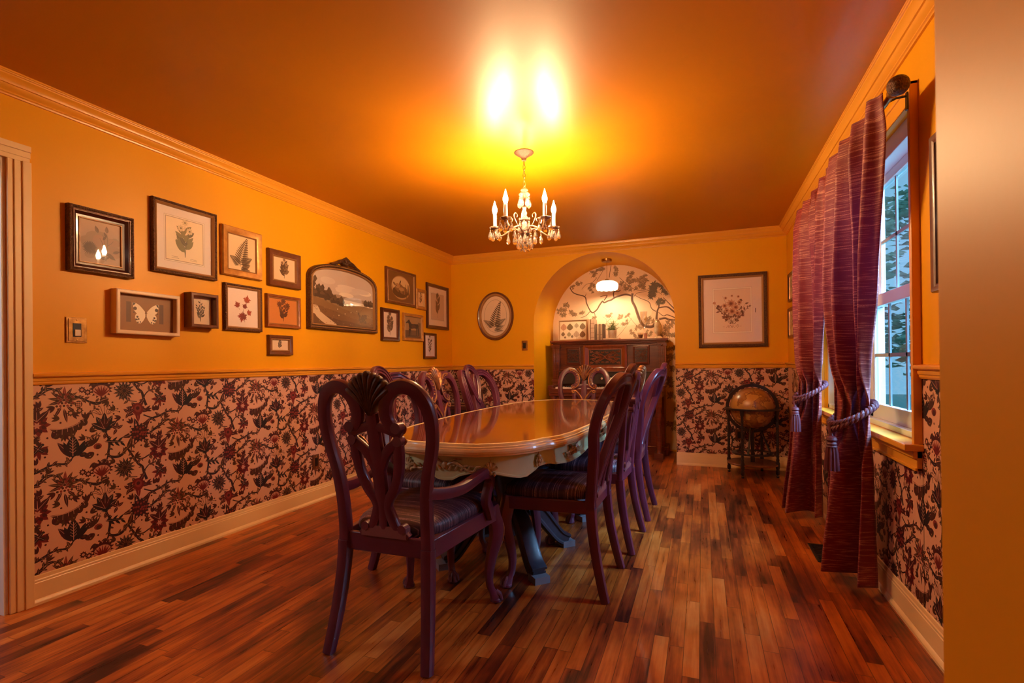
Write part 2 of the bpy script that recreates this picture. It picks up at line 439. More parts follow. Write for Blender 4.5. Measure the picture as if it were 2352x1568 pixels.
# ------------------------------------------------------------------ the room
NX, NR, NZ, ND = 1.88, .797, 1.55, .83           # arched niche: centre, radius, spring line, depth
WY0, WY1, WZ0, WZ1 = 2.47, 4.12, .77, 2.13        # window opening in the right wall
b = MB(); b.box(-1.6, W + .15, -2.2, D + ND + .1, -.08, 0); struct('floor', b, FLOORM, smooth=0)
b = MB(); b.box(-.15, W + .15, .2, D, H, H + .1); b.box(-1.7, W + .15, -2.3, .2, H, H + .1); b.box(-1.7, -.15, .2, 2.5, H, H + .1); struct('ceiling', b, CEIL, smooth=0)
b = MB()
b.box(-.12, 0, 1.35, D + .1, 0, H); b.box(-.12, 0, .42, 1.35, 2.065, H); b.box(-.12, 0, .2, .42, 0, H)
struct('wall_left', b, WALL, smooth=0)
b = MB()
b.box(W, W + .14, .2, WY0, 0, H); b.box(W, W + .14, WY1, D + .1, 0, H); b.box(W, W + .14, WY0, WY1, 0, WZ0); b.box(W, W + .14, WY0, WY1, WZ1, H)
wall_right = struct('wall_right', b, WALL, smooth=0)
arc = [(NX + NR * cos(pi - pi * i / 64), NZ + NR * sin(pi - pi * i / 64)) for i in range(65)]
out = [(-.1, 0), (NX - NR, 0)] + arc + [(NX + NR, 0), (W + .1, 0), (W + .1, H + .05), (-.1, H + .05)]
b = MB(); b.prism(out, lambda x, z: (x, D, z), lambda x, z: (x, D + ND, z)); wall_back = struct('wall_back', b, WALL)
b = MB(); b.box(.9, 2.9, D + ND, D + ND + .08, 0, H); wall_niche = struct('wall_niche', b, WALL, smooth=0)
b = MB(); b.box(-.12, .5, .2, .34, 0, H); b.box(.5, 3.139, .2, .34, 2.22, H); struct('wall_near', b, WALL, smooth=0)
b = MB(); b.box(3.139, W + .1, .2, .55, 0, H); struct('wall_near_jamb', b, WALL, smooth=0, bevel=.006)
b = MB(); b.box(-1.7, -1.6, -2.2, 2.5, 0, H); b.box(-1.6, -.12, 2.4, 2.5, 0, H); b.box(-1.7, W + .15, -2.3, -2.2, 0, H); b.box(W + .05, W + .15, -2.2, .2, 0, H)
struct('wall_hall', b, paint('hall_paint', (.55, .40, .26, 1), .6), smooth=0)

def molding(name, prof, p0, p1, nrm, m0, m1, mat, parent=None):
    p0, p1, n = Vector(p0), Vector(p1), Vector(nrm); d = (p1 - p0).normalized()
    b = MB(); a = []; c = []
    for o, z in prof:
        q = p0 + n * o + d * o * m0; a.append((q.x, q.y, z)); q = p1 + n * o - d * o * m1; c.append((q.x, q.y, z))
    k = len(prof); tri = [tuple(t) for t in tessellate_polygon([[Vector((o, z, 0)) for o, z in prof]])]
    b.add(a + c, [(i, (i + 1) % k, k + (i + 1) % k, k + i) for i in range(k)] + tri + [tuple(k + i for i in t) for t in tri])
    return struct(name, b, mat, parent, smooth=25)
CROWN = [(0, 2.350), (.010, 2.350), (.012, 2.357), (.018, 2.360), (.018, 2.366), (.022, 2.370), (.030, 2.376), (.036, 2.386), (.038, 2.390), (.045, 2.391), (.046, 2.396),
         (.050, 2.404), (.057, 2.413), (.066, 2.420), (.067, 2.426), (.072, 2.427), (.073, 2.432), (.077, 2.433), (.077, H + .002), (0, H + .002)]
RAIL = [(0, 1.028), (.008, 1.030), (.012, 1.037), (.012, 1.044), (.016, 1.048), (.017, 1.058), (.014, 1.063), (.022, 1.066), (.032, 1.070), (.033, 1.078), (.026, 1.083), (.0, 1.086)]
BASEB = [(0, 0), (.022, 0), (.022, .012), (.017, .022), (.012, .026), (.012, .100), (.010, .103), (.010, .112), (.007, .116), (.006, .132), (0, .136)]
molding('trim_1', CROWN, (0, .2, 0), (0, D, 0), (1, 0, 0), 0, 1, TRIM)
molding('trim_2', CROWN, (0, D, 0), (W, D, 0), (0, -1, 0), 1, 1, TRIM)
molding('trim_3', CROWN, (W, D, 0), (W, .2, 0), (-1, 0, 0), 1, 0, TRIM)
molding('trim_4', RAIL, (0, 1.435, 0), (0, D, 0), (1, 0, 0), 0, 1, TRIM)
molding('trim_5', RAIL, (0, D, 0), (NX - NR, D, 0), (0, -1, 0), 1, 0, TRIM)
molding('trim_6', RAIL, (NX + NR, D, 0), (W, D, 0), (0, -1, 0), 0, 1, TRIM)
molding('trim_7', RAIL, (W, D, 0), (W, WY1 + .08, 0), (-1, 0, 0), 1, 0, TRIM)
molding('trim_8', RAIL, (W, WY0 - .05, 0), (W, .55, 0), (-1, 0, 0), 0, 0, TRIM)
molding('baseboard_left', BASEB, (0, 1.435, 0), (0, D, 0), (1, 0, 0), 0, 1, BASE)
molding('baseboard_back', BASEB, (NX + NR, D, 0), (W, D, 0), (0, -1, 0), 0, 1, BASE)
molding('baseboard_rear', BASEB, (0, D, 0), (NX - NR, D, 0), (0, -1, 0), 1, 0, BASE)
molding('baseboard_right', BASEB, (W, D, 0), (W, .55, 0), (-1, 0, 0), 1, 0, BASE)

# cased doorway in the left wall, its white jamb lit from the next room
b = MB()
for z0, z1, y0, y1 in ((0, 2.065, 1.352, 1.435), (0, 2.065, .34, .418)):
    b.box(0, .014, y0, y1, z0, z1); b.box(.014, .02, y0 + .022, y1, z0, z1); b.box(.02, .027, y0 + .05, y1, z0, z1)
b.box(0, .014, .34, 1.435, 2.065, 2.14); b.box(.014, .02, .34, 1.435, 2.085, 2.14); b.box(.02, .027, .34, 1.435, 2.112, 2.14)
door = struct('door_1', b, BASE, smooth=0, bevel=.002)
b = MB(); b.box(-.13, -.002, 1.335, 1.352, 0, 2.065); b.box(-.13, -.002, .418, .435, 0, 2.065); b.box(-.13, -.002, .435, 1.335, 2.048, 2.065)
b.box(-.08, -.05, 1.322, 1.335, 0, 2.048)
struct('door_jamb', b, WHITE, door, smooth=0)

# window: casing, stool and apron, two double-hung units
b = MB()
b.box(W - .03, W, WY0 - .05, WY0 - .025, .77, 2.20); b.box(W - .016, W, WY0 - .025, WY0 + .005, .77, 2.14)
b.box(W - .022, W, WY1, WY1 + .07, .77, 2.20)
b.box(W - .022, W, WY0 - .025, WY1 + .07, 2.12, 2.20); b.box(W - .028, W, WY0 - .05, WY1 + .07, 2.185, 2.20)
win = struct('window_1', b, TRIM, smooth=0, bevel=.003)
b = MB(); b.box(W - .065, W + .1, WY0 - .06, WY1 + .09, .745, .772); struct('window_stool', b, TRIM, win, smooth=0, bevel=.006)
b = MB(); b.box(W - .02, W, WY0 - .045, WY1 + .07, .665, .745); b.box(W - .032, W, WY0 - .045, WY1 + .07, .715, .745); b.box(W - .026, W, WY0 - .045, WY1 + .07, .665, .678)
struct('window_apron', b, TRIM, win, smooth=0, bevel=.003)
b = MB()
b.box(W + .02, W + .13, WY0, WY0 + .03, .772, WZ1); b.box(W + .02, W + .13, WY1 - .03, WY1, .772, WZ1)
b.box(W + .02, W + .13, WY0, WY1, 2.05, WZ1); b.box(W + .02, W + .13, WY0, WY1, .772, .80); b.box(W + .03, W + .12, 3.27, 3.32, .80, 2.05)
struct('window_jamb', b, SASH, win, smooth=0, bevel=.003)
for ya, yb in ((WY0 + .03, 3.27), (3.32, WY1 - .03)):
    for nm, x, z0, z1, br, tr in (('upper_sash', W + .085, 1.385, 2.05, .055, .045), ('lower_sash', W + .05, .80, 1.44, .075, .06)):
        b = MB()
        b.box(x, x + .03, ya, ya + .045, z0, z1); b.box(x, x + .03, yb - .045, yb, z0, z1); b.box(x, x + .03, ya, yb, z0, z0 + br); b.box(x, x + .03, ya, yb, z1 - tr, z1)
        b.box(x + .004, x + .012, ya + .045, ya + .06, z0 + br, z1 - tr); b.box(x + .004, x + .012, yb - .06, yb - .045, z0 + br, z1 - tr)
        s = struct(nm, b, SASH, win, smooth=0, bevel=.003)
        b = MB(); w3 = (yb - ya - .09) / 3
        for k in (1, 2): b.box(x + .010, x + .018, ya + .045 + w3 * k - .009, ya + .045 + w3 * k + .009, z0 + br, z1 - tr)
        zm = (z0 + br + z1 - tr) / 2; b.box(x + .010, x + .018, ya + .045, yb - .045, zm - .009, zm + .009)
        struct('muntin_grid', b, CLIP_G, s, smooth=0)
        b = MB(); b.box(x + .013, x + .0145, ya + .04, yb - .04, z0 + br - .005, z1 - tr + .005); struct('window_pane', b, PANE, s, smooth=0)

# ------------------------------------------------------------------ wallpaper (half-drop repeat 0.573 x 0.417 m)
cG = rgb(214, 164, 138)
BUR, PLU, NAV, BRN, RED, OLV, ROS, PNK = rgb(66, 6, 16), rgb(36, 8, 24), rgb(20, 10, 22), rgb(66, 26, 16), rgb(108, 14, 20), rgb(76, 44, 20), rgb(132, 46, 44), rgb(200, 144, 126)
def wallpaper_tile(d):
    rnd = random.Random(5)
    vines = [([(1.964, .893), (1.949, .934), (1.94, .969), (1.919, .989), (1.905, 1.011), (1.858, 1.091)], .013, .009), ([(1.952, .947), (1.98, .976), (2.017, .981)], .006, .004),
             ([(1.913, .918), (1.866, .928), (1.849, .953)], .004, .004), ([(1.948, .841), (2.003, .819), (2.055, .837), (2.101, .848), (2.162, .849), (2.18, .885)], .006, .005),
             ([(1.99, .742), (2.035, .765), (2.08, .795), (2.12, .791)], .008, .004), ([(2.189, .756), (2.225, .742), (2.283, .71), (2.32, .725)], .009, .006),
             ([(1.614, .968), (1.648, .952), (1.688, .932), (1.719, .927), (1.745, .934)], .008, .006), ([(1.42, .955), (1.464, .983), (1.491, 1.008), (1.522, 1.009), (1.544, .992)], .009, .004),
             ([(1.40, .60), (1.437, .612), (1.471, .62), (1.506, .637), (1.542, .641), (1.579, .634), (1.598, .655)], .011, .006),
             ([(1.754, .787), (1.757, .76), (1.77, .729), (1.772, .694), (1.767, .648), (1.791, .632), (1.824, .632), (1.847, .652), (1.858, .674)], .008, .014),
             ([(1.767, .648), (1.759, .626), (1.743, .605)], .008, .005), ([(1.887, .694), (1.881, .652), (1.887, .621), (1.916, .603), (1.946, .598), (1.977, .611), (1.995, .608)], .004, .007),
             ([(2.001, .607), (2.026, .571), (2.039, .549)], .005, .003), ([(1.70, .85), (1.69, .88), (1.71, .90)], .003, .002), ([(1.66, .76), (1.70, .745), (1.73, .77)], .003, .002)]
    for pts, a, c in vines:
        d.stroke(pts, a * 1.15, PLU, c * 1.15, 4)
    d.up()
    for pts, a, c in vines:        # little leaves and tendrils along the vines
        for i in range(len(pts) - 1):
            (x, y), (u, v) = pts[i], pts[i + 1]; an = atan2(v - y, u - x)
            for sgn in (1, -1):
                if rnd.random() < .75:
                    t = rnd.random(); l = rnd.uniform(.016, .032)
                    d.leaf(x + (u - x) * t, y + (v - y) * t, an + sgn * rnd.uniform(.6, 1.2), l, l * .42, rnd.choice((BUR, PLU, BRN, OLV)), PNK)
    # striped red peony
    x, y = 1.735, .987
    d.up(); d.jag(x, y + .008, .040, .058, 15, BUR, .1, .85); d.up(); d.disc(x, y, .040, PNK, 16, .030); d.up()
    for i in range(9): d.leaf(x, y - .030, pi / 2 + (i - 4) * .21, .052, .007, ROS)
    for i in range(7): d.leaf(x, y - .028, pi / 2 + (i - 3) * .3, .062, .006, RED)
    d.disc(x + .014, y - .046, .022, BRN, 10, .012); d.up(); d.stroke([(x, y - .05), (x + .014, y - .046), (x + .03, y - .042)], .003, PNK)
    # dark spiky aster
    x, y = 1.847, .981
    d.up(); d.petals(x, y, .056, 15, .014, NAV, PNK); d.up(); d.petals(x, y, .034, 11, .009, BRN, PNK, .2); d.up(); d.disc(x, y, .010, PLU)
    # red rose with sepals
    x, y = 1.915, .875
    for a, l, c in ((1.0, .055, BUR), (-.2, .058, BUR), (-1.5, .062, RED), (2.2, .04, BRN), (3.7, .055, BUR), (2.9, .05, PLU)): d.leaf(x, y, a, l + .012, .026, c, PNK)
    d.up(); d.disc(x, y, .033, RED, 14, .036); d.up(); d.disc(x + .003, y + .004, .019, ROS, 10, .022, .4); d.up(); d.disc(x + .002, y + .006, .010, BUR, 9)
    d.stroke([(x - .026, y + .012), (x - .03, y - .01), (x - .012, y - .03)], .003, PNK)
    # six-petal star flower
    x, y = 2.036, .928
    d.up(); d.petals(x, y - .004, .046, 7, .017, RED, BUR, .4); d.up(); d.petals(x, y + .006, .034, 4, .014, NAV, PNK, .9); d.disc(x, y + .03, .008, BRN); d.disc(x + .02, y + .024, .005, NAV); d.disc(x - .02, y + .024, .005, NAV)
    # feathery brown thistle head
    x, y = 1.569, .950
    for i in range(9):
        a = -.4 + i * .48
        d.leaf(x, y, a, .07, .016, rnd.choice((BRN, OLV, ROS)), PNK)
    d.up()
    for i in range(5):
        for j in range(5): d.disc(x - .03 + i * .015 + (j % 2) * .007, y - .028 + j * .014, .006, (BRN, ROS)[(i + j) % 2], 7)
    d.leaf(x - .01, y - .03, -2.1, .07, .014, BUR, PNK); d.leaf(x, y - .04, -1.4, .075, .016, BUR, PNK); d.leaf(x + .012, y - .03, -.8, .055, .014, BUR, PNK)
    # seed pod and twin blossoms
    d.up(); d.disc(1.632, .925, .017, BRN, 12, .019)
    d.up(); [d.disc(1.632 + dx, .925 + dy, .004, PNK, 6) for dx in (-.008, 0, .008) for dy in (-.009, 0, .009)]
    for x, y, c in ((1.647, .997, BUR), (1.672, .983, BUR), (1.597, .884, OLV), (1.636, .893, OLV)):
        d.jag(x, y, .012, .018, 8, c); d.up(); d.disc(x, y, .007, PNK, 8)
    # big scalloped feather leaf
    x, y = 1.594, .815
    d.poly(line2([(x - .085, y), (x - .03, y - .004), (x + .03, y + .014), (x + .07, y + .05), (x + .092, y + .075), (x + .080, y + .035), (x + .05, y - .005), (x + .0, y - .028), (x - .05, y - .024)], 4, True), BRN)
    for i in range(6):
        t = i / 5; d.disc(x - .058 + .120 * t, y - .034 + .050 * t * t, .0185 - .0045 * abs(t - .4), BRN, 10, .021 - .005 * abs(t - .4))
    d.up()
    for i in range(6):
        t = i / 5; d.stroke([(x - .055 + .110 * t, y - .006 + .038 * t * t), (x - .058 + .120 * t, y - .036 + .050 * t * t)], .0018, PNK)
    d.stroke([(x - .085, y - .003), (x - .02, y - .005), (x + .04, y + .016), (x + .085, y + .066)], .004, PNK, .002)
    # dark tulip with pale veins
    x, y = 1.605, .714
    d.up(); d.leaf(x, y - .05, 2.25, .105, .034, BUR, PNK); d.leaf(x, y - .05, .75, .115, .034, NAV, PNK); d.up()
    d.leaf(x, y - .055, pi / 2, .118, .060, NAV); d.leaf(x - .012, y - .05, 1.9, .085, .026, PLU); d.leaf(x + .02, y - .05, 1.15, .085, .030, NAV); d.up()
    for i in range(5): d.stroke([(x, y - .03 + i * .014), (x - .014, y - .018 + i * .015)], .002, PNK); d.stroke([(x, y - .03 + i * .014), (x + .014, y - .018 + i * .015)], .002, PNK)
    d.stroke([(x, y - .045), (x, y + .045)], .003, PNK)
    d.disc(x + .045, y - .045, .018, PLU, 10, .012); d.up(); d.disc(x + .045, y - .043, .009, OLV, 8, .006)
    for a in (1.2, 1.75, 2.2): d.leaf(x, y + .045, a, .045, .008, OLV)
    # crimson carnation
    x, y = 1.459, .837
    for r, n, c, o in ((.056, 9, RED, 0), (.043, 9, BUR, .3), (.030, 7, RED, .1), (.018, 6, PNK, 0)):
        d.up(); d.petals(x, y, r, n, r * .5, c, None, o)
    d.up()
    for a in (.8, 1.6, 2.5): d.leaf(x, y + .02, a, .07, .028, BUR, PNK)
    # lotus with curling stamens
    x, y = 1.749, .831
    d.up()
    for i in range(5): d.leaf(x, y - .045, pi / 2 + (i - 2) * .52, .088 - .008 * abs(i - 2), .034, (PLU, NAV)[i % 2], PNK)
    d.up()
    for i in range(3): d.leaf(x, y - .045, pi / 2 + (i - 1) * .4, .062, .022, BUR, PNK)
    for i in range(9):
        a = pi * (i + .5) / 9
        d.stroke([(x + .02 * cos(a), y + .03), (x + .05 * cos(a), y + .04 + .03 * sin(a)), (x + .075 * cos(a), y + .03 + .05 * sin(a))], .0022, BRN); d.disc(x + .075 * cos(a), y + .03 + .05 * sin(a), .004, BUR, 6)
        d.leaf(x, y - .045, pi + a, .022, .006, NAV)
    # large dark chrysanthemum
    x, y = 1.926, .744
    d.up()
    for a, l, c in ((.9, .10, BUR), (1.9, .09, PLU), (-1.0, .085, BRN), (-2.0, .075, BUR), (3.3, .095, BRN), (-.1, .075, PLU)): d.leaf(x, y, a, l, .03, c, PNK)
    d.up(); d.jag(x, y, .046, .058, 16, PNK); d.up(); d.jag(x, y, .042, .055, 16, PLU, .2); d.up()
    for rr, n in ((.036, 13), (.023, 9), (.011, 5)):
        for i in range(n): d.disc(x + rr * cos(2 * pi * i / n), y + rr * sin(2 * pi * i / n) * .9, .0068, (ROS, BUR)[i % 2], 7)
    # small leaves, thistle, oak leaf
    for x, y in ((1.809, .78), (2.028, .695), (1.871, .861)):
        for a in (.5, 1.5, 2.5, 4.2): d.leaf(x, y, a, .036, .016, BUR, PNK)
    x, y = 1.712, .703
    d.up(); d.petals(x - .01, y + .012, .045, 7, .010, BRN, None, 0, 1.0, 3.4); d.disc(x + .004, y - .002, .020, ROS, 10, .016); d.up(); d.disc(x + .006, y - .006, .012, BRN, 8)
    x, y = 1.786, .709
    for i in range(6): d.leaf(x - .03 + i * .014, y + .008 - i * .002, .7 - (i % 2) * 1.5, .036, .012, NAV)
    d.leaf(x - .04, y + .012, -.15, .10, .014, NAV, PNK)
    d.leaf(1.86, .66, 1.0, .075, .026, BRN, PNK, .5); d.leaf(1.83, .645, .5, .07, .016, OLV, PNK, .6)
    for x, y, a in ((1.494, 1.02, .8), (1.888, .80, 2.2), (1.604, .881, -.5), (1.96, .868, .2), (1.66, .745, 2.6), (1.70, .67, 3.6), (1.55, .86, 2.9), (1.68, .78, .6), (1.99, .70, 1.2), (1.52, .77, 1.0), (1.66, .85, 1.6), (1.80, .88, 2.4), (1.90, 1.03, .4), (2.0, .86, 1.0), (1.53, .92, 3.6), (1.44, .76, .3), (1.50, .70, 2.2), (1.655, .655, .2), (1.70, .62, 4.5), (1.83, .84, 3.3), (1.97, .80, 4.0), (2.03, .86, 2.0), (1.86, .60, 4.6), (1.95, .66, .5), (1.57, .78, 4.8), (1.77, .93, 3.9), (1.80, 1.02, 2.7), (1.47, .92, 2.0)):
        for q in (-.5, 0, .5): d.leaf(x, y, a + q, .036, .012, rnd.choice((BRN, OLV, BUR, BUR)))
        d.disc(x + .02 * cos(a + 2), y + .02 * sin(a + 2), .005, BUR, 7)
TILE = Draw(); wallpaper_tile(TILE); TILE = TILE.tris()
def wallpaper(parent, regions, f, shift=0.0):
    polys = []; TU, TV = .573, .417
    for x0, x1, y0, y1 in regions:
        polys.append(([(x0, y0), (x1, y0), (x1, y1), (x0, y1)], cG, 0))
        for i in range(-12, 14):
            ox = i * TU + shift; dy = (TV / 2) * (i % 2)
            if 2.35 + ox < x0 or 1.38 + ox > x1: continue
            for j in range(-4, 4):
                oy = j * TV + dy
                for pts, c, l in TILE:
                    q = [(p[0] + ox, p[1] + oy) for p in pts]
                    if max(p[0] for p in q) < x0 or min(p[0] for p in q) > x1 or max(p[1] for p in q) < y0 or min(p[1] for p in q) > y1: continue
                    q = clip(q, x0, x1, y0, y1)
                    if q: polys.append((q, c, l + 1 + .25 * (i % 2) + .5 * (j % 2)))
    return drawmesh('wallpaper', polys, f, PAPER, parent, .00004)
wallpaper(bpy.data.objects['wall_left'], [(1.435, D, .12, 1.04)], lambda u, v, o: (.0012 + o, u, v))
wallpaper(wall_back, [(0, NX - NR - .002, .12, 1.04), (NX + NR + .002, W, .12, 1.04)], lambda u, v, o: (u, D - .0012 - o, v), .31)
wallpaper(wall_right, [(-D, -WY1 - .06, .12, 1.04), (-WY1 - .06, -WY0 + .05, .12, .70), (-WY0 + .045, -.55, .12, 1.04)], lambda u, v, o: (W - .0012 - o, -u, v), -.02)

# ------------------------------------------------------------------ painted-tree mural on the niche back wall
def mural():
    d = Draw(); r = random.Random(3)
    g0, g1 = rgb(232, 196, 160), rgb(238, 206, 172)
    TK, TD, L1, L2, L3, DK = rgb(120, 84, 62), rgb(84, 56, 40), rgb(172, 136, 98), rgb(150, 116, 82), rgb(128, 104, 78), rgb(104, 92, 76)
    x0, x1 = NX - NR, NX + NR
    d.poly([(x0, 0.02), (x1, 0.02), (x1, NZ)] + [(NX + NR * cos(pi * i / 48), NZ + NR * sin(pi * i / 48)) for i in range(1, 48)] + [(x0, NZ)], g0)
    d.up(); d.disc(1.95, 1.75, .42, g1, 30, .20)
    for x, y, w, h in ((1.4, 1.6, .16, .05), (2.2, 1.75, .15, .04), (1.7, 2.05, .2, .05)): d.disc(x, y, w, g1, 20, h)
    d.up()
    B = [([(1.30, 2.14), (1.35, 2.04), (1.41, 2.0), (1.52, 1.96), (1.54, 1.88), (1.57, 1.81), (1.6, 1.76), (1.63, 1.75), (1.68, 1.79), (1.71, 1.84), (1.75, 1.89), (1.77, 1.87), (1.82, 1.89), (1.86, 1.9), (1.91, 1.93), (1.98, 1.95), (2.05, 1.96), (2.12, 1.94)], .012, .024),
         ([(1.52, 1.96), (1.54, 2.0)], .008, .005), ([(1.77, 1.9), (1.81, 1.96), (1.77, 1.96), (1.72, 1.95)], .012, .006), ([(1.9, 1.92), (1.89, 1.98), (1.91, 2.01), (1.95, 2.0), (1.98, 2.02)], .016, .008),
         ([(1.59, 1.77), (1.53, 1.71), (1.46, 1.69)], .009, .006), ([(1.63, 1.75), (1.65, 1.72), (1.65, 1.6), (1.63, 1.45)], .009, .007),
         ([(2.13, 1.97), (2.125, 1.88), (2.16, 1.8), (2.18, 1.74), (2.21, 1.65), (2.26, 1.56), (2.36, 1.54), (2.42, 1.58), (2.43, 1.52)], .030, .040),
         ([(2.15, 1.93), (2.19, 1.97), (2.27, 1.98), (2.36, 2.0), (2.44, 1.97), (2.49, 1.93)], .006, .004), ([(1.97, 2.18), (2.03, 2.12), (2.11, 2.05), (2.18, 2.01), (2.27, 2.0), (2.33, 2.02), (2.36, 2.06)], .006, .004),
         ([(2.15, 1.95), (2.23, 1.9), (2.33, 1.85), (2.36, 1.77), (2.41, 1.73)], .005, .011), ([(2.45, 1.90), (2.45, 1.79), (2.43, 1.73), (2.42, 1.64), (2.43, 1.56), (2.47, 1.45), (2.46, 1.2)], .008, .05),
         ([(2.44, 1.77), (2.54, 1.78), (2.60, 1.74), (2.66, 1.68)], .014, .022), ([(2.44, 1.72), (2.50, 1.67), (2.55, 1.68), (2.64, 1.64)], .006, .012), ([(2.45, 1.63), (2.52, 1.64), (2.57, 1.62), (2.67, 1.61)], .026, .02),
         ([(2.5, 1.9), (2.57, 1.82), (2.64, 1.74)], .006, .014), ([(1.87, 2.36), (1.85, 2.26), (1.84, 2.19)], .007, .009), ([(1.48, 2.06), (1.54, 2.12), (1.62, 2.14), (1.68, 2.2)], .004, .007), ([(1.68, 2.16), (1.74, 2.25), (1.79, 2.33)], .006, .004),
         ([(1.72, 1.36), (1.80, 1.62), (1.75, 1.69)], .004, .003), ([(1.8, 1.62), (1.88, 1.69)], .004, .003), ([(2.08, 1.68), (2.18, 1.56), (2.24, 1.54)], .003, .005), ([(1.93, 1.42), (2.02, 1.52), (2.12, 1.66)], .004, .003)]
    for pts, a, c in B: d.stroke(pts, a, TK, c, 4)
    d.up()
    for pts, a, c in B:
        if max(a, c) > .01: d.stroke([(x + .004, y - .003) for x, y in pts], a * .35, TD, c * .35, 4)
    CL = [(1.66, 2.27, .07), (1.76, 2.31, .05), (1.61, 2.09, .05), (1.62, 2.03, .04), (1.44, 2.14, .05), (1.36, 2.10, .04), (1.94, 2.29, .05), (1.94, 2.22, .05), (2.11, 2.20, .06), (2.12, 2.13, .07), (2.07, 2.05, .06), (2.25, 2.12, .08), (2.23, 2.06, .07),
          (2.43, 2.05, -.10), (2.37, 1.95, -.08), (2.48, 1.85, -.06), (2.54, 1.97, -.07), (1.25, 1.84, .07), (1.17, 1.79, .04), (1.35, 1.75, .07), (1.48, 1.74, .05), (1.83, 1.71, .05), (1.97, 1.69, .05), (2.07, 1.69, .04), (2.12, 1.49, .04),
          (2.33, 1.61, .07), (2.57, 1.55, .08), (2.60, 1.4, .07), (2.60, 1.28, .06), (2.03, 1.60, .05), (2.33, 1.46, .05), (1.63, 1.68, .04), (1.22, 1.74, .05), (2.2, 1.54, .05), (1.68, 1.45, .04), (2.52, 1.46, .05), (2.17, 1.43, .04), (2.28, 2.16, .05), (2.0, 2.10, .04),
          (2.57, 1.15, .08), (2.62, 1.02, .07), (2.6, .85, .08), (2.58, .7, .07), (2.62, .5, .08), (2.6, .3, .08)]
    for x, y, q in CL:
        dk = q < 0; q = abs(q)
        for k in range(9 if dk else 6):
            px, py = x + r.uniform(-.75, .75) * q, y + r.uniform(-.6, .6) * q; a0 = r.random() * 6.28
            if k % 2 == 0: d.up()
            for i in range(7):
                a = a0 + i * .9 + r.uniform(-.2, .2); l = q * r.uniform(.35, .60)
                d.leaf(px, py, a, l, l * .40, DK if dk else r.choice((L1, L2, L3, L2)), rgb(176, 142, 104) if not dk else L3)
            d.stroke([(px - q * .5, py - q * .4), (px, py)], .003, TD, .0015)
    inside = lambda p: p[1] <= NZ or (p[0] - NX) ** 2 + (p[1] - NZ) ** 2 < (NR - .004) ** 2
    TT = d.tris(); T = [t for k, t in enumerate(TT) if t[2] == 0 or all(inside(p) for p in t[0])]
    print('mural layers', max(t[2] for t in TT), 'tile layers', max(t[2] for t in TILE))
    T = [(q, c, l) for q, c, l in ((clip(q, x0 + .001, x1 - .001, .01, 2.4), c, l) for q, c, l in T) if q]
    drawmesh('mural', T, lambda u, v, o: (u, D + ND - .001 - o, v), MURALM, wall_niche, .00003)
mural()

# ------------------------------------------------------------------ pictures on the walls
def outline(shape, w, h, i, seg=1):
    """outline of a picture inset by i, local (u, v)"""
    a, c = w / 2 - i, h / 2 - i
    if shape == 'oval': return [(a * cos(2 * pi * k / 56), c * sin(2 * pi * k / 56)) for k in range(56)]
    if shape == 'arch':
        sh = h / 2 - .135                                   # shoulder height
        o = [(-a, -c), (a, -c)]; r0 = .05
        for k in range(25):
            t = pi * k / 24; o.append((a * cos(t) ** 1 if True else 0, sh - r0 + (.135 + r0 - i) * (max(0, sin(t)) ** .62)))
        return o
    return [(-a, -c), (a, -c), (a, c), (-a, c)]
def frame_mesh(shape, w, h, prof):
    b = MB(); rings = [[Vector((x, -d, z)) for x, z in outline(shape, w, h, i)] for i, d in prof]
    n = len(rings[0]); vs = [v for r in rings for v in r]; N = len(rings)
    b.add(vs, [(j * n + k, j * n + (k + 1) % n, (j + 1) * n + (k + 1) % n, (j + 1) * n + k) for j in range(N - 1) for k in range(n)])
    return b
def on_wall(side, u, v):
    return {'left': ((.001, u, v), pi / 2), 'back': ((u, D - .001, v), 0), 'right': ((W - .001, u, v), -pi / 2)}[side]
def picture(side, u0, u1, v0, v1, style, art, label, group, shape='rect', name='framed_picture', cat='picture', seed=1, tilt=0.0):
    """style: list of (profile, material); the last profile point gives the sight edge and the print's depth"""
    w, h = abs(u1 - u0), v1 - v0
    (loc, rz) = on_wall(side, (u0 + u1) / 2, (v0 + v1) / 2)
    t = thing(name, label, cat, loc, rz, group)
    if tilt: t.rotation_euler = (0, tilt, rz)
    nm = 'frame'
    for prof, m in style:
        frame_mesh(shape, w, h, prof).build(nm, m, t, smooth=30); nm = 'inner_moulding'
    i, dep = style[-1][0][-1]
    d = Draw(); pw, ph = w - 2 * i, h - 2 * i
    d.poly(outline(shape, w, h, i - .001), art.get('paper', rgb(216, 196, 170))); d.up()
    art['fn'](d, pw, ph, random.Random(seed), art)
    polys = d.tris()
    if shape == 'rect': polys = [(q, c, l) for q, c, l in ((clip(p, -pw / 2, pw / 2, -ph / 2, ph / 2), c, l) for p, c, l in polys) if q]
    drawmesh('print', polys, lambda x, z, o: (x, -(dep + o), z), PRINT, t, .00004)
    b = MB(); b.prism(outline(shape, w, h, .004), lambda x, z: (x, -.001, z), lambda x, z: (x, -max(.004, dep - .003), z)); b.build('backing', FRBRN, t, smooth=0)
    return t
INK, INK2, GRN, GRN2, SEP, SEP2 = rgb(64, 52, 44), rgb(104, 88, 76), rgb(74, 74, 36), rgb(108, 104, 58), rgb(90, 46, 18), rgb(130, 80, 40)
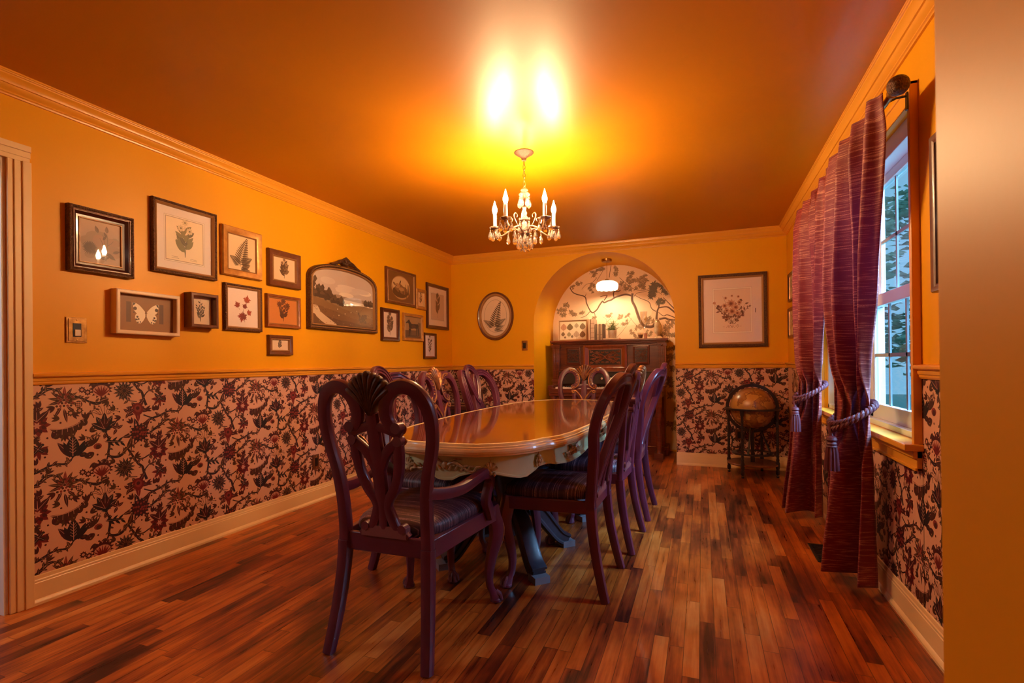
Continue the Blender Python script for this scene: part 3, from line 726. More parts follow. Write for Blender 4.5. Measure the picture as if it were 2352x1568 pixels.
def sprig(d, x, y, h, r, c1, c2, lw=.22, n=7, spread=.5, flowers=2, fc=None, fr=.09, up=.6):
    """a botanical sprig standing on (x,y), height h"""
    top = [(x + spread * h * f, y + h * k) for f, k in ((0, .95), (-.55, .78), (.6, .74))][:max(1, flowers)]
    for tx, ty in top:
        pts = [(x, y), (x + (tx - x) * .25, y + (ty - y) * .45), (tx, ty)]
        d.stroke(pts, h * .014, c1, h * .007, 3)
        for i in range(n):
            t = .18 + .72 * i / n; px = x + (tx - x) * (t ** 1.4); py = y + (ty - y) * t
            s = 1 if i % 2 else -1; l = h * lw * (1.1 - .5 * t) * r.uniform(.8, 1.1)
            d.leaf(px, py, pi / 2 - s * up - r.uniform(0, .35) * s, l, l * .40, r.choice((c1, c2)), c2, s * .2)
        d.up()
    for tx, ty in top:
        if fc:
            R = h * fr * 1.25
            for k, (q, m) in enumerate(((1.0, fc[0]), (.7, fc[1]), (.4, fc[0]))): d.up(); d.petals(tx, ty, R * q, 8 - k, R * q * .55, m, c1 if k == 0 else None, k * .3)
            d.up(); d.disc(tx, ty, R * .22, c1)
def a_botanic(d, w, h, r, a):
    if a.get('mat'):
        k = a['mat']; cw, ch = w / 2 - k, h / 2 - k
        for q, c in ((.012, rgb(176, 160, 152)), (.0095, rgb(226, 214, 206)), (.004, rgb(150, 132, 120)), (0, a.get('page', rgb(226, 206, 180)))):
            d.poly([(-cw - q, -ch - q), (cw + q, -ch - q), (cw + q, ch + q), (-cw - q, ch + q)], c); d.up()
    else: cw, ch = w / 2, h / 2
    s = a.get('scale', .74); n = a.get('n', 7)
    sprig(d, a.get('x', 0), -ch + 2 * ch * (1 - s) * .5, 2 * ch * min(.94, s * 1.10), r, a.get('c1', GRN), a.get('c2', GRN2), a.get('lw', .22) * 1.3, n, a.get('spread', .32), a.get('fl', 3), a.get('fc'), a.get('fr', .09), a.get('up', .7))
    if a.get('caption'):
        for x, k in ((-.55, 2), (.45, 2)):
            for i in range(k): d.stroke([(x * cw - .02, -ch * .84 - i * .008), (x * cw + .02 + .006 * i, -ch * .84 - i * .008)], .0016, INK2)
def a_fern(d, w, h, r, a):
    if a.get('ring'): 
        o = [(w * .40 * cos(2 * pi * k / 48), h * .41 * sin(2 * pi * k / 48)) for k in range(49)]
        d.stroke(o, .0025, INK2, k=1); d.up()
    def frond(x, y, ang, L, wid, bend, c):
        pts = [(x + L * t * cos(ang + bend * t), y + L * t * sin(ang + bend * t)) for t in [i / 14 for i in range(15)]]
        d.stroke(pts, L * .014, c, L * .004, 1)
        for i in range(1, 15):
            t = i / 14; px, py = pts[i]; an = ang + bend * t * 1.6; l = wid * (sin(pi * min(1, (1.02 - t) * .62 + .06)) ** .8) * (1 - t * .55)
            for sg in (1, -1):
                aa = an + sg * (1.15 - .25 * t); d.leaf(px, py, aa, l, L * .05, c)
                for k in range(1, 6):
                    q = k / 6; d.leaf(px + l * q * cos(aa), py + l * q * sin(aa), aa + .9, l * .2 * (1 - q * .6), L * .016, c); d.leaf(px + l * q * cos(aa), py + l * q * sin(aa), aa - .9, l * .2 * (1 - q * .6), L * .016, c)
    c = a['c']; s = a.get('s', 1.0)
    frond(-w * .06, -h * .36 * s, 1.42, h * .78 * s, w * .30 * s, -.12, c)
    frond(-w * .08, -h * .34 * s, 2.25, h * .36 * s, w * .17 * s, .25, c); frond(-w * .02, -h * .30 * s, .65, h * .38 * s, w * .18 * s, -.1, c)
    frond(w * .0, -h * .36 * s, -.02, h * .26 * s, w * .13 * s, .3, c); frond(-w * .04, -h * .38 * s, -.45, h * .28 * s, w * .10 * s, .25, c)
def a_maple(d, w, h, r, a):
    def maple(x, y, s, rot, c, c2):
        P = [(0, -.42), (.06, -.2), (.34, -.36), (.30, -.18), (.62, -.12), (.42, .06), (.86, .34), (.56, .34), (.52, .52), (.28, .34), (.32, .70), (.18, .62), (0, 1.05)]
        P = P + [(-q[0], q[1]) for q in P[-2:0:-1]]
        T = lambda q: (x + s * (q[0] * cos(rot) - q[1] * sin(rot)), y + s * (q[0] * sin(rot) + q[1] * cos(rot)))
        d.poly([T(q) for q in P], c); d.up()
        for q in ((0, .95), (.72, .30), (-.72, .30), (.5, -.1), (-.5, -.1)): d.stroke([T((0, -.3)), T(q)], s * .035, c2, s * .01)
        d.stroke([T((0, -.3)), T((.02, -.9))], s * .05, c2)
        d.up()
    cs = (rgb(140, 44, 22), rgb(160, 60, 30), rgb(120, 34, 20)); v = rgb(84, 20, 14)
    maple(w * .13, h * .20, w * .17, -.15, cs[1], v); maple(-w * .17, h * .05, w * .14, .5, cs[0], v); maple(w * .05, h * .03, w * .12, -.4, cs[2], v)
    maple(w * .18, -h * .12, w * .13, -1.1, cs[1], v); maple(-w * .02, -h * .20, w * .20, 2.9, cs[0], v); maple(w * .02, -h * .24, w * .16, .2, cs[2], v)
def a_butterfly(d, w, h, r, a):
    bk = rgb(112, 72, 34)
    for x in (-.30, .28): d.poly([(w * x - .012, -h * .26), (w * x + .012, -h * .26), (w * x + .012, h * .30), (w * x - .012, h * .30)], rgb(84, 48, 22))
    d.up(); wc, sp = rgb(232, 214, 190), rgb(60, 42, 34)
    for s in (1, -1):
        up = line2([(s * w * .01, 0), (s * w * .04, h * .10), (s * w * .13, h * .24), (s * w * .225, h * .29), (s * w * .225, h * .20), (s * w * .20, h * .06), (s * w * .12, -h * .04)], 5, True)
        lo = line2([(s * w * .01, -h * .0), (s * w * .10, h * .02), (s * w * .175, -h * .03), (s * w * .19, -h * .14), (s * w * .15, -h * .26), (s * w * .09, -h * .27), (s * w * .03, -h * .15)], 5, True)
        d.poly(up, wc); d.poly(lo, wc); d.up()
        d.poly([(s * w * .225, h * .29), (s * w * .18, h * .275), (s * w * .205, h * .22), (s * w * .226, h * .20)], sp)
        for x, y, q in ((.19, .13, .010), (.15, -.10, .006), (.13, -.16, .005), (.16, -.18, .005), (.10, -.24, .004), (.14, -.25, .004), (.175, -.17, .004), (.21, .02, .004)): d.disc(s * w * x, h * y, q, sp, 9)
    d.up(); d.disc(0, h * .02, .007, rgb(120, 84, 52), 10); d.disc(0, -h * .05, .004, rgb(120, 84, 52), 8, .016)
def a_thistle(d, w, h, r, a):
    for k in range(14): d.disc(r.uniform(-.4, .4) * w, r.uniform(-.45, .1) * h, r.uniform(.02, .05), rgb(150 + r.randint(-8, 12), 122, 108), 10, r.uniform(.015, .04))
    d.up(); G = rgb(104, 84, 78); G2 = rgb(88, 66, 60)
    for x0, y0, x1, y1 in ((.12, -.42, .06, .22), (.14, -.42, .16, .26), (.05, -.1, -.02, .12), (.15, -.05, .32, .1)):
        d.stroke([(x0 * w, y0 * h), ((x0 + x1) * .5 * w + .005, (y0 + y1) * .5 * h), (x1 * w, y1 * h)], .003, G, .002); d.up()
    for x, y, a_ in ((-.06, .30, 1.9), (.16, .33, 1.6)): d.leaf(x * w, y * h - .015, a_, .038, .018, G2); d.leaf(x * w, y * h - .015, a_ + .2, .03, .01, G)
    for x, y, a_, l in ((.06, .08, 1.0, .03), (.15, .16, 2.0, .03), (.02, -.28, 2.9, .05), (.14, -.22, -.6, .055), (.3, -.2, .4, .04), (.0, -.38, .3, .045)): d.leaf(x * w, y * h, a_, l, l * .4, G2, G)
    d.up(); d.petals(-.26 * w, -.16 * h, .038, 26, .006, G2); d.petals(-.26 * w, -.13 * h, .03, 20, .006, G2, None, .1); d.disc(-.26 * w, -.16 * h, .024, G2, 14)
    d.stroke([(-.25 * w, -.2 * h), (-.1 * w, -.36 * h)], .004, G)
def a_landscape(d, w, h, r, a):
    sky = [rgb(186, 168, 160), rgb(196, 180, 172), rgb(206, 190, 180), rgb(214, 198, 184), rgb(218, 202, 184)]
    o = outline('arch', w + .0, h + .0, 0)
    d.poly(o, sky[0]); d.up()
    ins = lambda pts: pts
    for i in range(9): d.disc(r.uniform(-.3, .35) * w, r.uniform(.05, .30) * h, r.uniform(.05, .13), sky[r.randint(1, 4)], 18, r.uniform(.015, .03))
    d.up()
    L, R = -w / 2, w / 2
    def band(top, c, n=24, amp=.0, bottom=-h / 2):
        xs = [L + w * k / n for k in range(n + 1)]
        d.poly([(L, bottom), (R, bottom)] + [(x, interp(top, x / w) * h + amp * r.uniform(-1, 1)) for x in xs[::-1]], c); d.up()
    band([(-.5, .02), (-.1, .06), (.1, .015), (.3, .03), (.5, .0)], rgb(150, 128, 112), 30, .003)
    band([(-.5, -.03), (.0, -.02), (.5, -.05)], rgb(206, 190, 170)); band([(-.5, -.02), (-.05, -.09), (.5, -.10)], rgb(132, 106, 76), 20, .003)
    for x0, x1, y, ht in ((-.5, -.38, .0, .30), (-.40, -.28, -.03, .22), (-.31, -.2, -.05, .17), (-.22, -.10, -.09, .11), (-.10, -.02, -.12, .13), (-.46, -.3, -.02, .12), (.34, .5, -.06, .10)):
        for k in range(16):
            x = r.uniform(x0, x1); t = 1 - abs((x - x0) / (x1 - x0) - .5) * 1.2
            d.disc(x * w, (y + ht * r.uniform(.15, 1) * t) * h, r.uniform(.012, .028), r.choice((rgb(62, 48, 38), rgb(76, 60, 46), rgb(88, 70, 52))), 9, r.uniform(.014, .03), 0, .15, 4)
        d.poly([(x0 * w, y * h - .01), (x1 * w, y * h - .01), (x1 * w, (y + ht * .25) * h), (x0 * w, (y + ht * .3) * h)], rgb(66, 50, 40))
    d.up()
    band([(-.5, -.03), (-.3, -.09), (-.05, -.18), (.2, -.25), (.5, -.33)], rgb(122, 92, 60), 24, .002); band([(-.5, -.16), (-.2, -.24), (.1, -.34), (.5, -.42)], rgb(112, 80, 50), 24, .003); band([(-.5, -.30), (-.1, -.40), (.5, -.48)], rgb(92, 62, 40), 24, .004)
    d.poly(line2([(L, -.20 * h), (-.43 * w, -.19 * h), (-.40 * w, -.24 * h), (-.36 * w, -.31 * h), (-.2 * w, -.44 * h), (-.14 * w, -.5 * h), (-.30 * w, -.5 * h), (-.42 * w, -.40 * h), (-.46 * w, -.34 * h), (L, -.32 * h)], 3, True), rgb(198, 172, 142)); d.up()
    for k in range(70): d.disc(r.uniform(-.48, .48) * w, r.uniform(-.48, -.2) * h, r.uniform(.003, .010), r.choice((rgb(96, 66, 42), rgb(140, 108, 72), rgb(84, 58, 38))), 7, .003)
    for x, y in ((-.12, -.21), (.1, -.24), (.2, -.2), (-.1, -.32), (.0, -.28)): d.disc(x * w, y * h, .007, rgb(206, 186, 160), 8, .005)
    d.up()
    for k in range(18): d.disc((.30 + r.uniform(-.07, .07)) * w, (-.34 + r.uniform(-.06, .10)) * h, .014, rgb(74, 54, 38), 8)
    d.stroke([(.2 * w, -.3 * h), (.38 * w, -.03 * h), (.40 * w, -.1 * h)], .002, rgb(90, 70, 54))
def a_goat(d, w, h, r, a):
    d.disc(0, 0, w * .36, rgb(168, 132, 92), 36, h * .42); d.up()
    d.disc(0, h * .10, w * .33, rgb(196, 164, 124), 30, h * .28); d.up()
    D1, D2, D3 = rgb(74, 46, 28), rgb(120, 84, 54), rgb(160, 122, 84)
    d.disc(-.02 * w, -.16 * h, w * .30, D1, 24, h * .20); d.up(); d.disc(-.06 * w, -.02 * h, w * .17, D2, 20, h * .15); d.disc(.10 * w, -.08 * h, w * .16, D2, 20, h * .14); d.up()
    d.disc(-.13 * w, .05 * h, w * .09, D3, 16, h * .09); d.disc(.02 * w, -.05 * h, w * .10, D3, 16, h * .07); d.up()
    d.leaf(-.2 * w, .06 * h, 2.7, .06, .025, D2); d.leaf(-.06 * w, .10 * h, 1.0, .06, .02, D1); d.disc(-.16 * w, .05 * h, .006, D1, 8)
    for x in (-.18, -.06, .08, .2): d.stroke([(x * w, -.1 * h), (x * w + .004, -.33 * h)], .018, D1, .010)
    d.up()
    for x in (.18, .24, .29): d.stroke([(x * w, -.22 * h), (x * w + .01, .16 * h)], .016, D1, .008)
    o = [(.36 * w * cos(2 * pi * k / 40), .42 * h * sin(2 * pi * k / 40)) for k in range(41)]; d.up(); d.stroke(o, .005, rgb(132, 88, 44), k=1)
def a_horse(d, w, h, r, a):
    d.poly([(-w / 2, -h / 2), (w / 2, -h / 2), (w / 2, -h * .12), (-w / 2, -h * .16)], rgb(84, 58, 34)); d.up()
    for k in range(10): d.disc(r.uniform(.3, .5) * w, r.uniform(-.2, .2) * h, .02, rgb(104, 76, 46), 9)
    d.up(); B = rgb(46, 22, 14); B2 = rgb(74, 38, 24)
    body = line2([(-.26, .30), (-.30, .24), (-.38, .17), (-.36, .13), (-.27, .16), (-.23, .10), (-.22, .0), (-.20, -.08), (-.08, -.11), (.10, -.08), (.22, -.10), (.30, -.06), (.33, .04), (.28, .13), (.10, .13), (-.05, .12), (-.13, .20), (-.20, .30)], 4, True)
    d.poly([(x * w * 1.1, y * h + .01) for x, y in body], B); d.up()
    for x, x2 in ((-.20, -.19), (-.14, -.12), (.22, .20), (.30, .31)): d.stroke([(x * w * 1.1, -.06 * h), (x2 * w * 1.1, -.24 * h), (x2 * w * 1.1 + .002, -.40 * h)], .026, B, .010); d.leaf(x2 * w * 1.1, -.40 * h, pi, .018, .012, B)
    d.leaf(.36 * w, .06 * h, -1.5, .11, .025, B); d.up(); d.disc(.05 * w, .05 * h, .045, B2, 14, .02); d.leaf(-.19 * w, .26 * h, 2.0, .03, .012, B)
    d.disc(.0, -.42 * h, .10, rgb(60, 40, 24), 18, .008)
def a_bouquet(d, w, h, r, a):
    k = .105; cw, ch = w / 2 - k, h / 2 - k * 1.05
    for q, c in ((.016, rgb(196, 170, 160)), (.013, rgb(236, 216, 206)), (.002, rgb(170, 140, 128)), (0, rgb(224, 192, 178))):
        d.poly([(-cw - q, -ch - q), (cw + q, -ch - q), (cw + q, ch + q), (-cw - q, ch + q)], c); d.up()
    C = [rgb(110, 50, 40), rgb(140, 84, 64), rgb(84, 36, 30), rgb(96, 56, 36)]; F = [rgb(206, 160, 132), rgb(190, 128, 104)]
    for i in range(16):
        a0 = r.uniform(.7, 2.5); L = r.uniform(.12, .27); x0, y0 = r.uniform(-.03, .03), -.14
        x1, y1 = x0 + L * cos(a0) * .95, y0 + L * sin(a0) * 1.15
        d.stroke([(x0, y0), ((x0 + x1) / 2 + .01, (y0 + y1) / 2), (x1, y1)], .0025, C[3], .0015)
        for q in range(5):
            t = r.uniform(.2, .95); s = r.choice((1, -1)); l = r.uniform(.022, .042)
            d.leaf(x0 + (x1 - x0) * t, y0 + (y1 - y0) * t, a0 + s * r.uniform(.5, 1.2), l, l * .42, r.choice(C), F[0])
        if i % 3 == 0: d.up(); d.petals(x1, y1, .018, 6, .012, r.choice(C + F), None, r.random())
    for x, y, R in ((-.01, .07, .048), (.035, .03, .035), (-.07, .05, .03), (.0, -.01, .042), (.07, .08, .026), (-.05, .0, .026), (.05, -.03, .028), (.0, .15, .014), (.06, .14, .016), (-.06, .13, .018)):
        for q, (m, c) in enumerate(((1, F[0]), (.75, F[1]), (.5, C[1]), (.25, C[0]))): d.up(); d.petals(x, y, R * m, 9 - q, R * m * .6, c, C[1] if q == 0 else None, q * .4)
    d.up()
    for k2 in range(40): d.disc(r.uniform(-.06, .06), -.15 - r.uniform(0, .03), .0025, C[r.randint(0, 3)], 6)
    for x in (-.09, -.05, .0, .03, .07): d.stroke([(x, -ch * .76), (x + .018, -ch * .76)], .003, F[1])
    d.poly([(cw + .045, -.03), (cw + .052, -.03), (cw + .052, .015), (cw + .045, .015)], rgb(110, 70, 40))
def a_leaves(d, w, h, r, a):
    C = [rgb(190, 140, 110), rgb(110, 92, 60), rgb(170, 150, 120), rgb(116, 96, 70), rgb(104, 74, 40), rgb(150, 136, 100), rgb(180, 150, 124), rgb(124, 88, 50)]
    for i, (x, y, R, c) in enumerate(((-.36, .18, .042, 0), (-.12, .18, .042, 1), (.13, .26, .030, 2), (.36, .20, .040, 3), (-.38, -.20, .026, 4), (-.15, -.22, .028, 5), (.13, -.22, .040, 6), (.36, -.24, .040, 7), (-.30, -.38, .014, 4), (-.03, -.34, .018, 3))):
        px, py = x * w, y * h
        d.poly(line2([(px, py - R), (px + R * .85, py - R * .45), (px + R * .9, py + R * .2), (px + R * .3, py + R * .9), (px, py + R * 1.1), (px - R * .4, py + R * .8), (px - R * .9, py + R * .1), (px - R * .8, py - R * .5)], 3, True), C[c])
        d.up(); d.stroke([(px, py - R * 1.5), (px, py + R * .7)], .0016, rgb(96, 72, 48), .001)

# frame profiles: (inset, depth)
def P_simple(wd, dep, lip=.006): return [(0, 0), (0, dep * .7), (wd * .12, dep), (wd * .55, dep * .92), (wd * .8, dep * .72), (wd, dep * .62), (wd, dep * .45 - .0)]
def P_orn(wd, dep): return [(0, 0), (0, dep * .75), (wd * .10, dep * .95), (wd * .3, dep), (wd * .5, dep * .9), (wd * .62, dep * .8)]
def P_in(wd, a, dep, sight): return [(wd * .62, dep * .8), (wd * .7, dep * .86), (wd * .8, dep * .72), (wd, dep * .66), (wd, sight)]
def P_box(wd, dep): return [(0, 0), (0, dep), (wd * .2, dep + .003), (wd * .8, dep + .003), (wd, dep), (wd, dep * .3)]
GW = 'gallery wall of framed prints'
picture('left', 1.580, 1.888, 1.593, 1.925, [(P_orn(.028, .034), FRBRZ), ([(.017, .027), (.020, .031), (.022, .031), (.023, .026), (.026, .026)], FRRED), ([(.026, .026), (.040, .012), (.050, .010)], FRDARK), ([(.050, .010), (.053, .014), (.056, .014), (.058, .006)], FRLINE)],
        dict(fn=a_thistle, paper=rgb(168, 140, 126)), 'dark mahogany frame with a faded sepia thistle print, leftmost of the upper row', GW, seed=2)
picture('left', 1.992, 2.402, 1.658, 2.085, [(P_orn(.026, .030), FRBRZ), ([(.016, .024), (.020, .027), (.026, .020), (.030, .016), (.030, .008)], FRLINE)],
        dict(fn=a_botanic, paper=rgb(218, 204, 204), mat=.058, caption=1, c1=rgb(70, 66, 34), c2=rgb(112, 104, 62), fc=(rgb(214, 196, 164), rgb(196, 178, 140)), fl=3, n=6, lw=.30, fr=.085, scale=.80, spread=.22),
        'largest square frame in ornate dark bronze, wide white mat around a green flowering plant', GW, seed=4)
picture('left', 2.442, 2.762, 1.711, 2.040, [(P_simple(.046, .028), FRGOLD), ([(.040, .018), (.046, .022), (.050, .010)], FRLINE)], dict(fn=a_fern, paper=rgb(222, 190, 150), c=rgb(92, 64, 30), s=1.1), 'gold wooden frame with a brown fern print', GW, seed=5)
picture('left', 2.819, 3.132, 1.693, 1.962, [(P_simple(.044, .030), FRBRN), ([(.040, .020), (.045, .025), (.052, .012)], FRLINE)],
        dict(fn=a_botanic, paper=rgb(220, 190, 158), c1=rgb(80, 54, 32), c2=rgb(120, 90, 60), fl=3, n=6, lw=.30, spread=.24, scale=.80, fc=(rgb(176, 140, 106), rgb(120, 84, 54)), fr=.09), 'brown frame with gilt inner lip and small bouquet print, above the sepia flower picture', GW, seed=6)
picture('left', 1.783, 2.133, 1.288, 1.527, [(P_box(.020, .046), FRCRM)], dict(fn=a_butterfly, paper=rgb(134, 88, 42)), 'cream shadow box holding a pale butterfly, slightly tilted', GW, name='butterfly_shadow_box', seed=7, tilt=.01)
picture('left', 2.193, 2.381, 1.348, 1.560, [(P_box(.020, .058), FRBRN)], dict(fn=a_botanic, paper=rgb(214, 186, 160), c1=INK, c2=INK2, fl=3, n=9, lw=.16, spread=.34, scale=.76), 'small deep dark box frame with a leafy sprig, right of the butterfly', GW, seed=8)
picture('left', 2.459, 2.760, 1.347, 1.660, [(P_orn(.026, .026), FRBRZ), ([(.016, .021), (.02, .024), (.028, .014), (.028, .008)], FRLINE)], dict(fn=a_maple, paper=rgb(226, 206, 200)), 'bronze frame with red maple leaves on white paper', GW, seed=9)
picture('left', 2.801, 3.129, 1.390, 1.631, [(P_simple(.024, .026), FRRED), ([(.022, .017), (.025, .019), (.030, .010)], FRLINE)],
        dict(fn=a_botanic, paper=rgb(196, 122, 56), c1=rgb(70, 34, 14), c2=rgb(96, 50, 20), fl=3, n=7, lw=.24, spread=.42, fc=(rgb(120, 66, 28), rgb(90, 44, 18)), fr=.14, scale=.80), 'chestnut frame with orange sepia clover flowers, below the small bouquet print', GW, seed=10)
picture('left', 2.816, 3.046, 1.186, 1.333, [(P_simple(.030, .026), FRBRN), ([(.026, .017), (.032, .022), (.038, .008)], FRLINE)], dict(fn=a_botanic, paper=rgb(222, 196, 168), c1=INK, c2=INK2, fl=1, n=9, lw=.34, scale=.84, fc=(INK2, INK), fr=.12), 'smallest low frame in dull gold with a single sprig, lowest of its column', GW, seed=11)
tJ = picture('left', 3.208, 4.108, 1.404, 1.967, [(P_simple(.036, .040), FRBRZ), ([(.030, .030), (.034, .036), (.040, .036), (.046, .016)], FRLINE)], dict(fn=a_landscape, paper=rgb(186, 168, 160)), 'large arched gilt frame with a crest and a pastoral landscape', GW, shape='arch', seed=12)
b = MB()       # carved crest
for s in (1, -1):
    b.tube([(0 + s * .19, -.03, .268), (s * .14, -.034, .285), (s * .09, -.036, .312), (s * .05, -.036, .325), (s * .02, -.036, .345)], lambda t: .016 - .006 * t, 8)
    for x, z, q in ((.12, .292, .020), (.085, .305, .022), (.05, .318, .024), (.025, .300, .020), (.15, .280, .015)): b.sphere((s * x, -.036, z), q, 10, 6, (1, .5, .7))
    b.tube([(s * .01, -.04, .29), (s * .05, -.042, .30), (s * .06, -.042, .325), (s * .035, -.042, .33)], .007, 6)
b.sphere((0, -.038, .335), .024, 12, 8, (1, .6, 1.2)); b.sphere((0, -.038, .30), .024, 12, 8, (1.4, .6, .8))
b.build('crest', FRBRZ, tJ)
b = MB()
for o in (.016,):
    P = outline('arch', .9, .563, o); L = []
    for (x0, z0), (x1, z1) in zip(P, P[1:] + P[:1]):
        n = max(1, int(sqrt((x1 - x0) ** 2 + (z1 - z0) ** 2) / .011))
        for k in range(n): b.sphere((x0 + (x1 - x0) * k / n, -.040, z0 + (z1 - z0) * k / n), .0046, 6, 4)
b.build('beading', FRLINE, tJ)
picture('left', 4.282, 4.836, 1.723, 2.085, [(P_simple(.030, .028), FRBRN), ([(.024, .02), (.028, .023), (.034, .010)], FRLINE)], dict(fn=a_goat, paper=rgb(104, 66, 34)), 'brown frame with an oval farm-animal scene, right of the arched landscape', GW, seed=13)
picture('left', 4.856, 5.062, 1.714, 1.942, [(P_simple(.034, .022), FRGOLD), ([(.028, .014), (.034, .018), (.040, .008)], FRLINE)], dict(fn=a_botanic, paper=rgb(222, 180, 132), c1=rgb(80, 50, 26), c2=rgb(110, 76, 40), fl=1, n=8, lw=.26, scale=.8, fc=(rgb(90, 60, 30), rgb(110, 70, 36)), fr=.1), 'tiny gold frame between the oval farm scene and the tall botanical print', GW, seed=14)
picture('left', 5.082, 5.604, 1.518, 2.040, [(P_simple(.036, .026), FRDARK), ([(.032, .017), (.036, .019), (.040, .008)], FRBRN)],
        dict(fn=a_botanic, paper=rgb(222, 202, 192), mat=.07, page=rgb(190, 162, 146), c1=rgb(96, 70, 56), c2=rgb(116, 92, 76), fl=1, n=5, lw=.38, spread=.0, scale=.86, fc=(rgb(110, 84, 70), rgb(90, 66, 54)), fr=.10, up=.25), 'tall dark frame with white mat and one long-stemmed flower, by the room corner', GW, seed=15)
picture('left', 4.202, 4.510, 1.342, 1.667, [(P_simple(.034, .028), FRDARK), ([(.03, .018), (.034, .02), (.040, .008)], FRBRN)], dict(fn=a_botanic, paper=rgb(214, 192, 176), c1=rgb(74, 56, 46), c2=rgb(112, 90, 74), fl=3, n=7, lw=.26, spread=.2, scale=.86, fc=(rgb(120, 96, 80), rgb(90, 66, 54)), fr=.10), 'dark narrow frame with a rose stem print, below the oval farm scene', GW, seed=16)
picture('left', 4.588, 4.988, 1.358, 1.650, [(P_simple(.030, .026), FRGOLD), ([(.026, .017), (.030, .020), (.036, .008)], FRLINE)], dict(fn=a_horse, paper=rgb(150, 112, 66)), 'gold frame with a brown horse standing in profile', GW, seed=17)
picture('left', 5.012, 5.290, 1.166, 1.463, [(P_simple(.026, .024), FRDARK), ([(.023, .016), (.026, .018), (.030, .008)], FRRED)], dict(fn=a_botanic, paper=rgb(216, 204, 214), c1=rgb(96, 76, 80), c2=rgb(120, 104, 108), fl=3, n=7, lw=.16, spread=.26, scale=.84, fc=(rgb(60, 40, 50), rgb(90, 70, 76)), fr=.06), 'small dark red frame with a pale wildflower print, lowest beside the corner', GW, seed=18)
BWG = 'framed prints on the far wall'
picture('back', .365, .835, 1.387, 1.971, [(P_simple(.030, .030), FRBRN), ([(.022, .025), (.030, .031), (.042, .029), (.052, .012)], FRLINE)], dict(fn=a_fern, paper=rgb(224, 196, 172), c=rgb(88, 72, 60), ring=1, s=.86), 'oval gilt frame with a grey fern print left of the arch', BWG, shape='oval', name='oval_framed_picture', seed=19)
picture('back', 2.914, 3.566, 1.246, 2.003, [(P_orn(.050, .036), FRBRZ), ([(.031, .028), (.038, .031), (.046, .024), (.050, .022), (.050, .012)], FRLINE)], dict(fn=a_bouquet, paper=rgb(226, 198, 190)), 'large ornate frame with double mat and flower bouquet print right of the arch', BWG, seed=20)
RWG = 'frames on the window wall'
picture('right', 5.515, 5.23, 1.660, 1.926, [(P_simple(.026, .026), FRDARK), ([(.023, .016), (.026, .018), (.030, .008)], FRLINE)], dict(fn=a_botanic, paper=rgb(214, 188, 150), c1=INK, c2=INK2, fl=1), 'dark frame edge peeking out behind the far curtain, upper of the two', RWG, seed=21)
picture('right', 5.545, 5.24, 1.315, 1.600, [(P_simple(.026, .026), FRDARK), ([(.023, .016), (.026, .018), (.030, .008)], FRLINE)], dict(fn=a_botanic, paper=rgb(214, 188, 150), c1=INK, c2=INK2, fl=1), 'dark frame edge peeking out behind the far curtain, lower of the two', RWG, seed=22)
picture('right', 2.262, 1.86, 1.345, 1.908, [(P_simple(.03, .024), FRBRN), ([(.026, .016), (.03, .018), (.034, .008)], FRDARK)], dict(fn=a_botanic, paper=rgb(214, 188, 150), c1=INK, c2=INK2, fl=1), 'narrow sliver of a brown frame edge between window casing and foreground jamb', RWG, seed=23)

# wall switches and outlets
def plate(side, u, v, w, h, kind, label, cat, m):
    loc, rz = on_wall(side, u, v)
    t = thing(kind, label, cat, loc, rz, 'wall plates')
    b = MB(); b.box(-w / 2, w / 2, -.006, 0, -h / 2, h / 2); b.box(-w / 2 + .008, w / 2 - .008, -.009, -.006, -h / 2 + .008, h / 2 - .008); b.build('cover_plate', m, t, smooth=0, bevel=.0015)
    b = MB()
    if kind == 'light_switch':
        b.box(-.018, .018, -.011, -.009, -.034, .034); b.build('rocker_frame', BLACKP, t, smooth=0)
        b = MB(); b.box(-.013, .013, -.016, -.011, -.030, .002); b.build('rocker', IVORY if side == 'left' else BLACKP, t, smooth=0, bevel=.002)
    else:
        b.box(-.016, .016, -.011, -.009, -.033, .033); b.build('socket', BLACKP, t, smooth=0)
    for s in (1, -1):
        b = MB(); b.sphere((0, -.009, s * (h / 2 - .014)), .004, 8, 5, (1, .5, 1)); b.build('screw', BRASS, t)
plate('left', 1.623, 1.298, .090, .128, 'light_switch', 'brass light switch plate with dark rocker on the left wall below the thistle print', 'light switch', BRASS)
plate('back', .968, 1.312, .072, .118, 'light_switch', 'small brass switch plate between the oval picture and the arch', 'light switch', BRASS)
plate('left', 3.298, .325, .072, .118, 'wall_outlet', 'brass outlet plate low on the floral left wall', 'outlet', FRBRN)
plate('back', 3.293, .342, .072, .118, 'wall_outlet', 'brass outlet plate on the floral wall behind the globe', 'outlet', FRBRN)

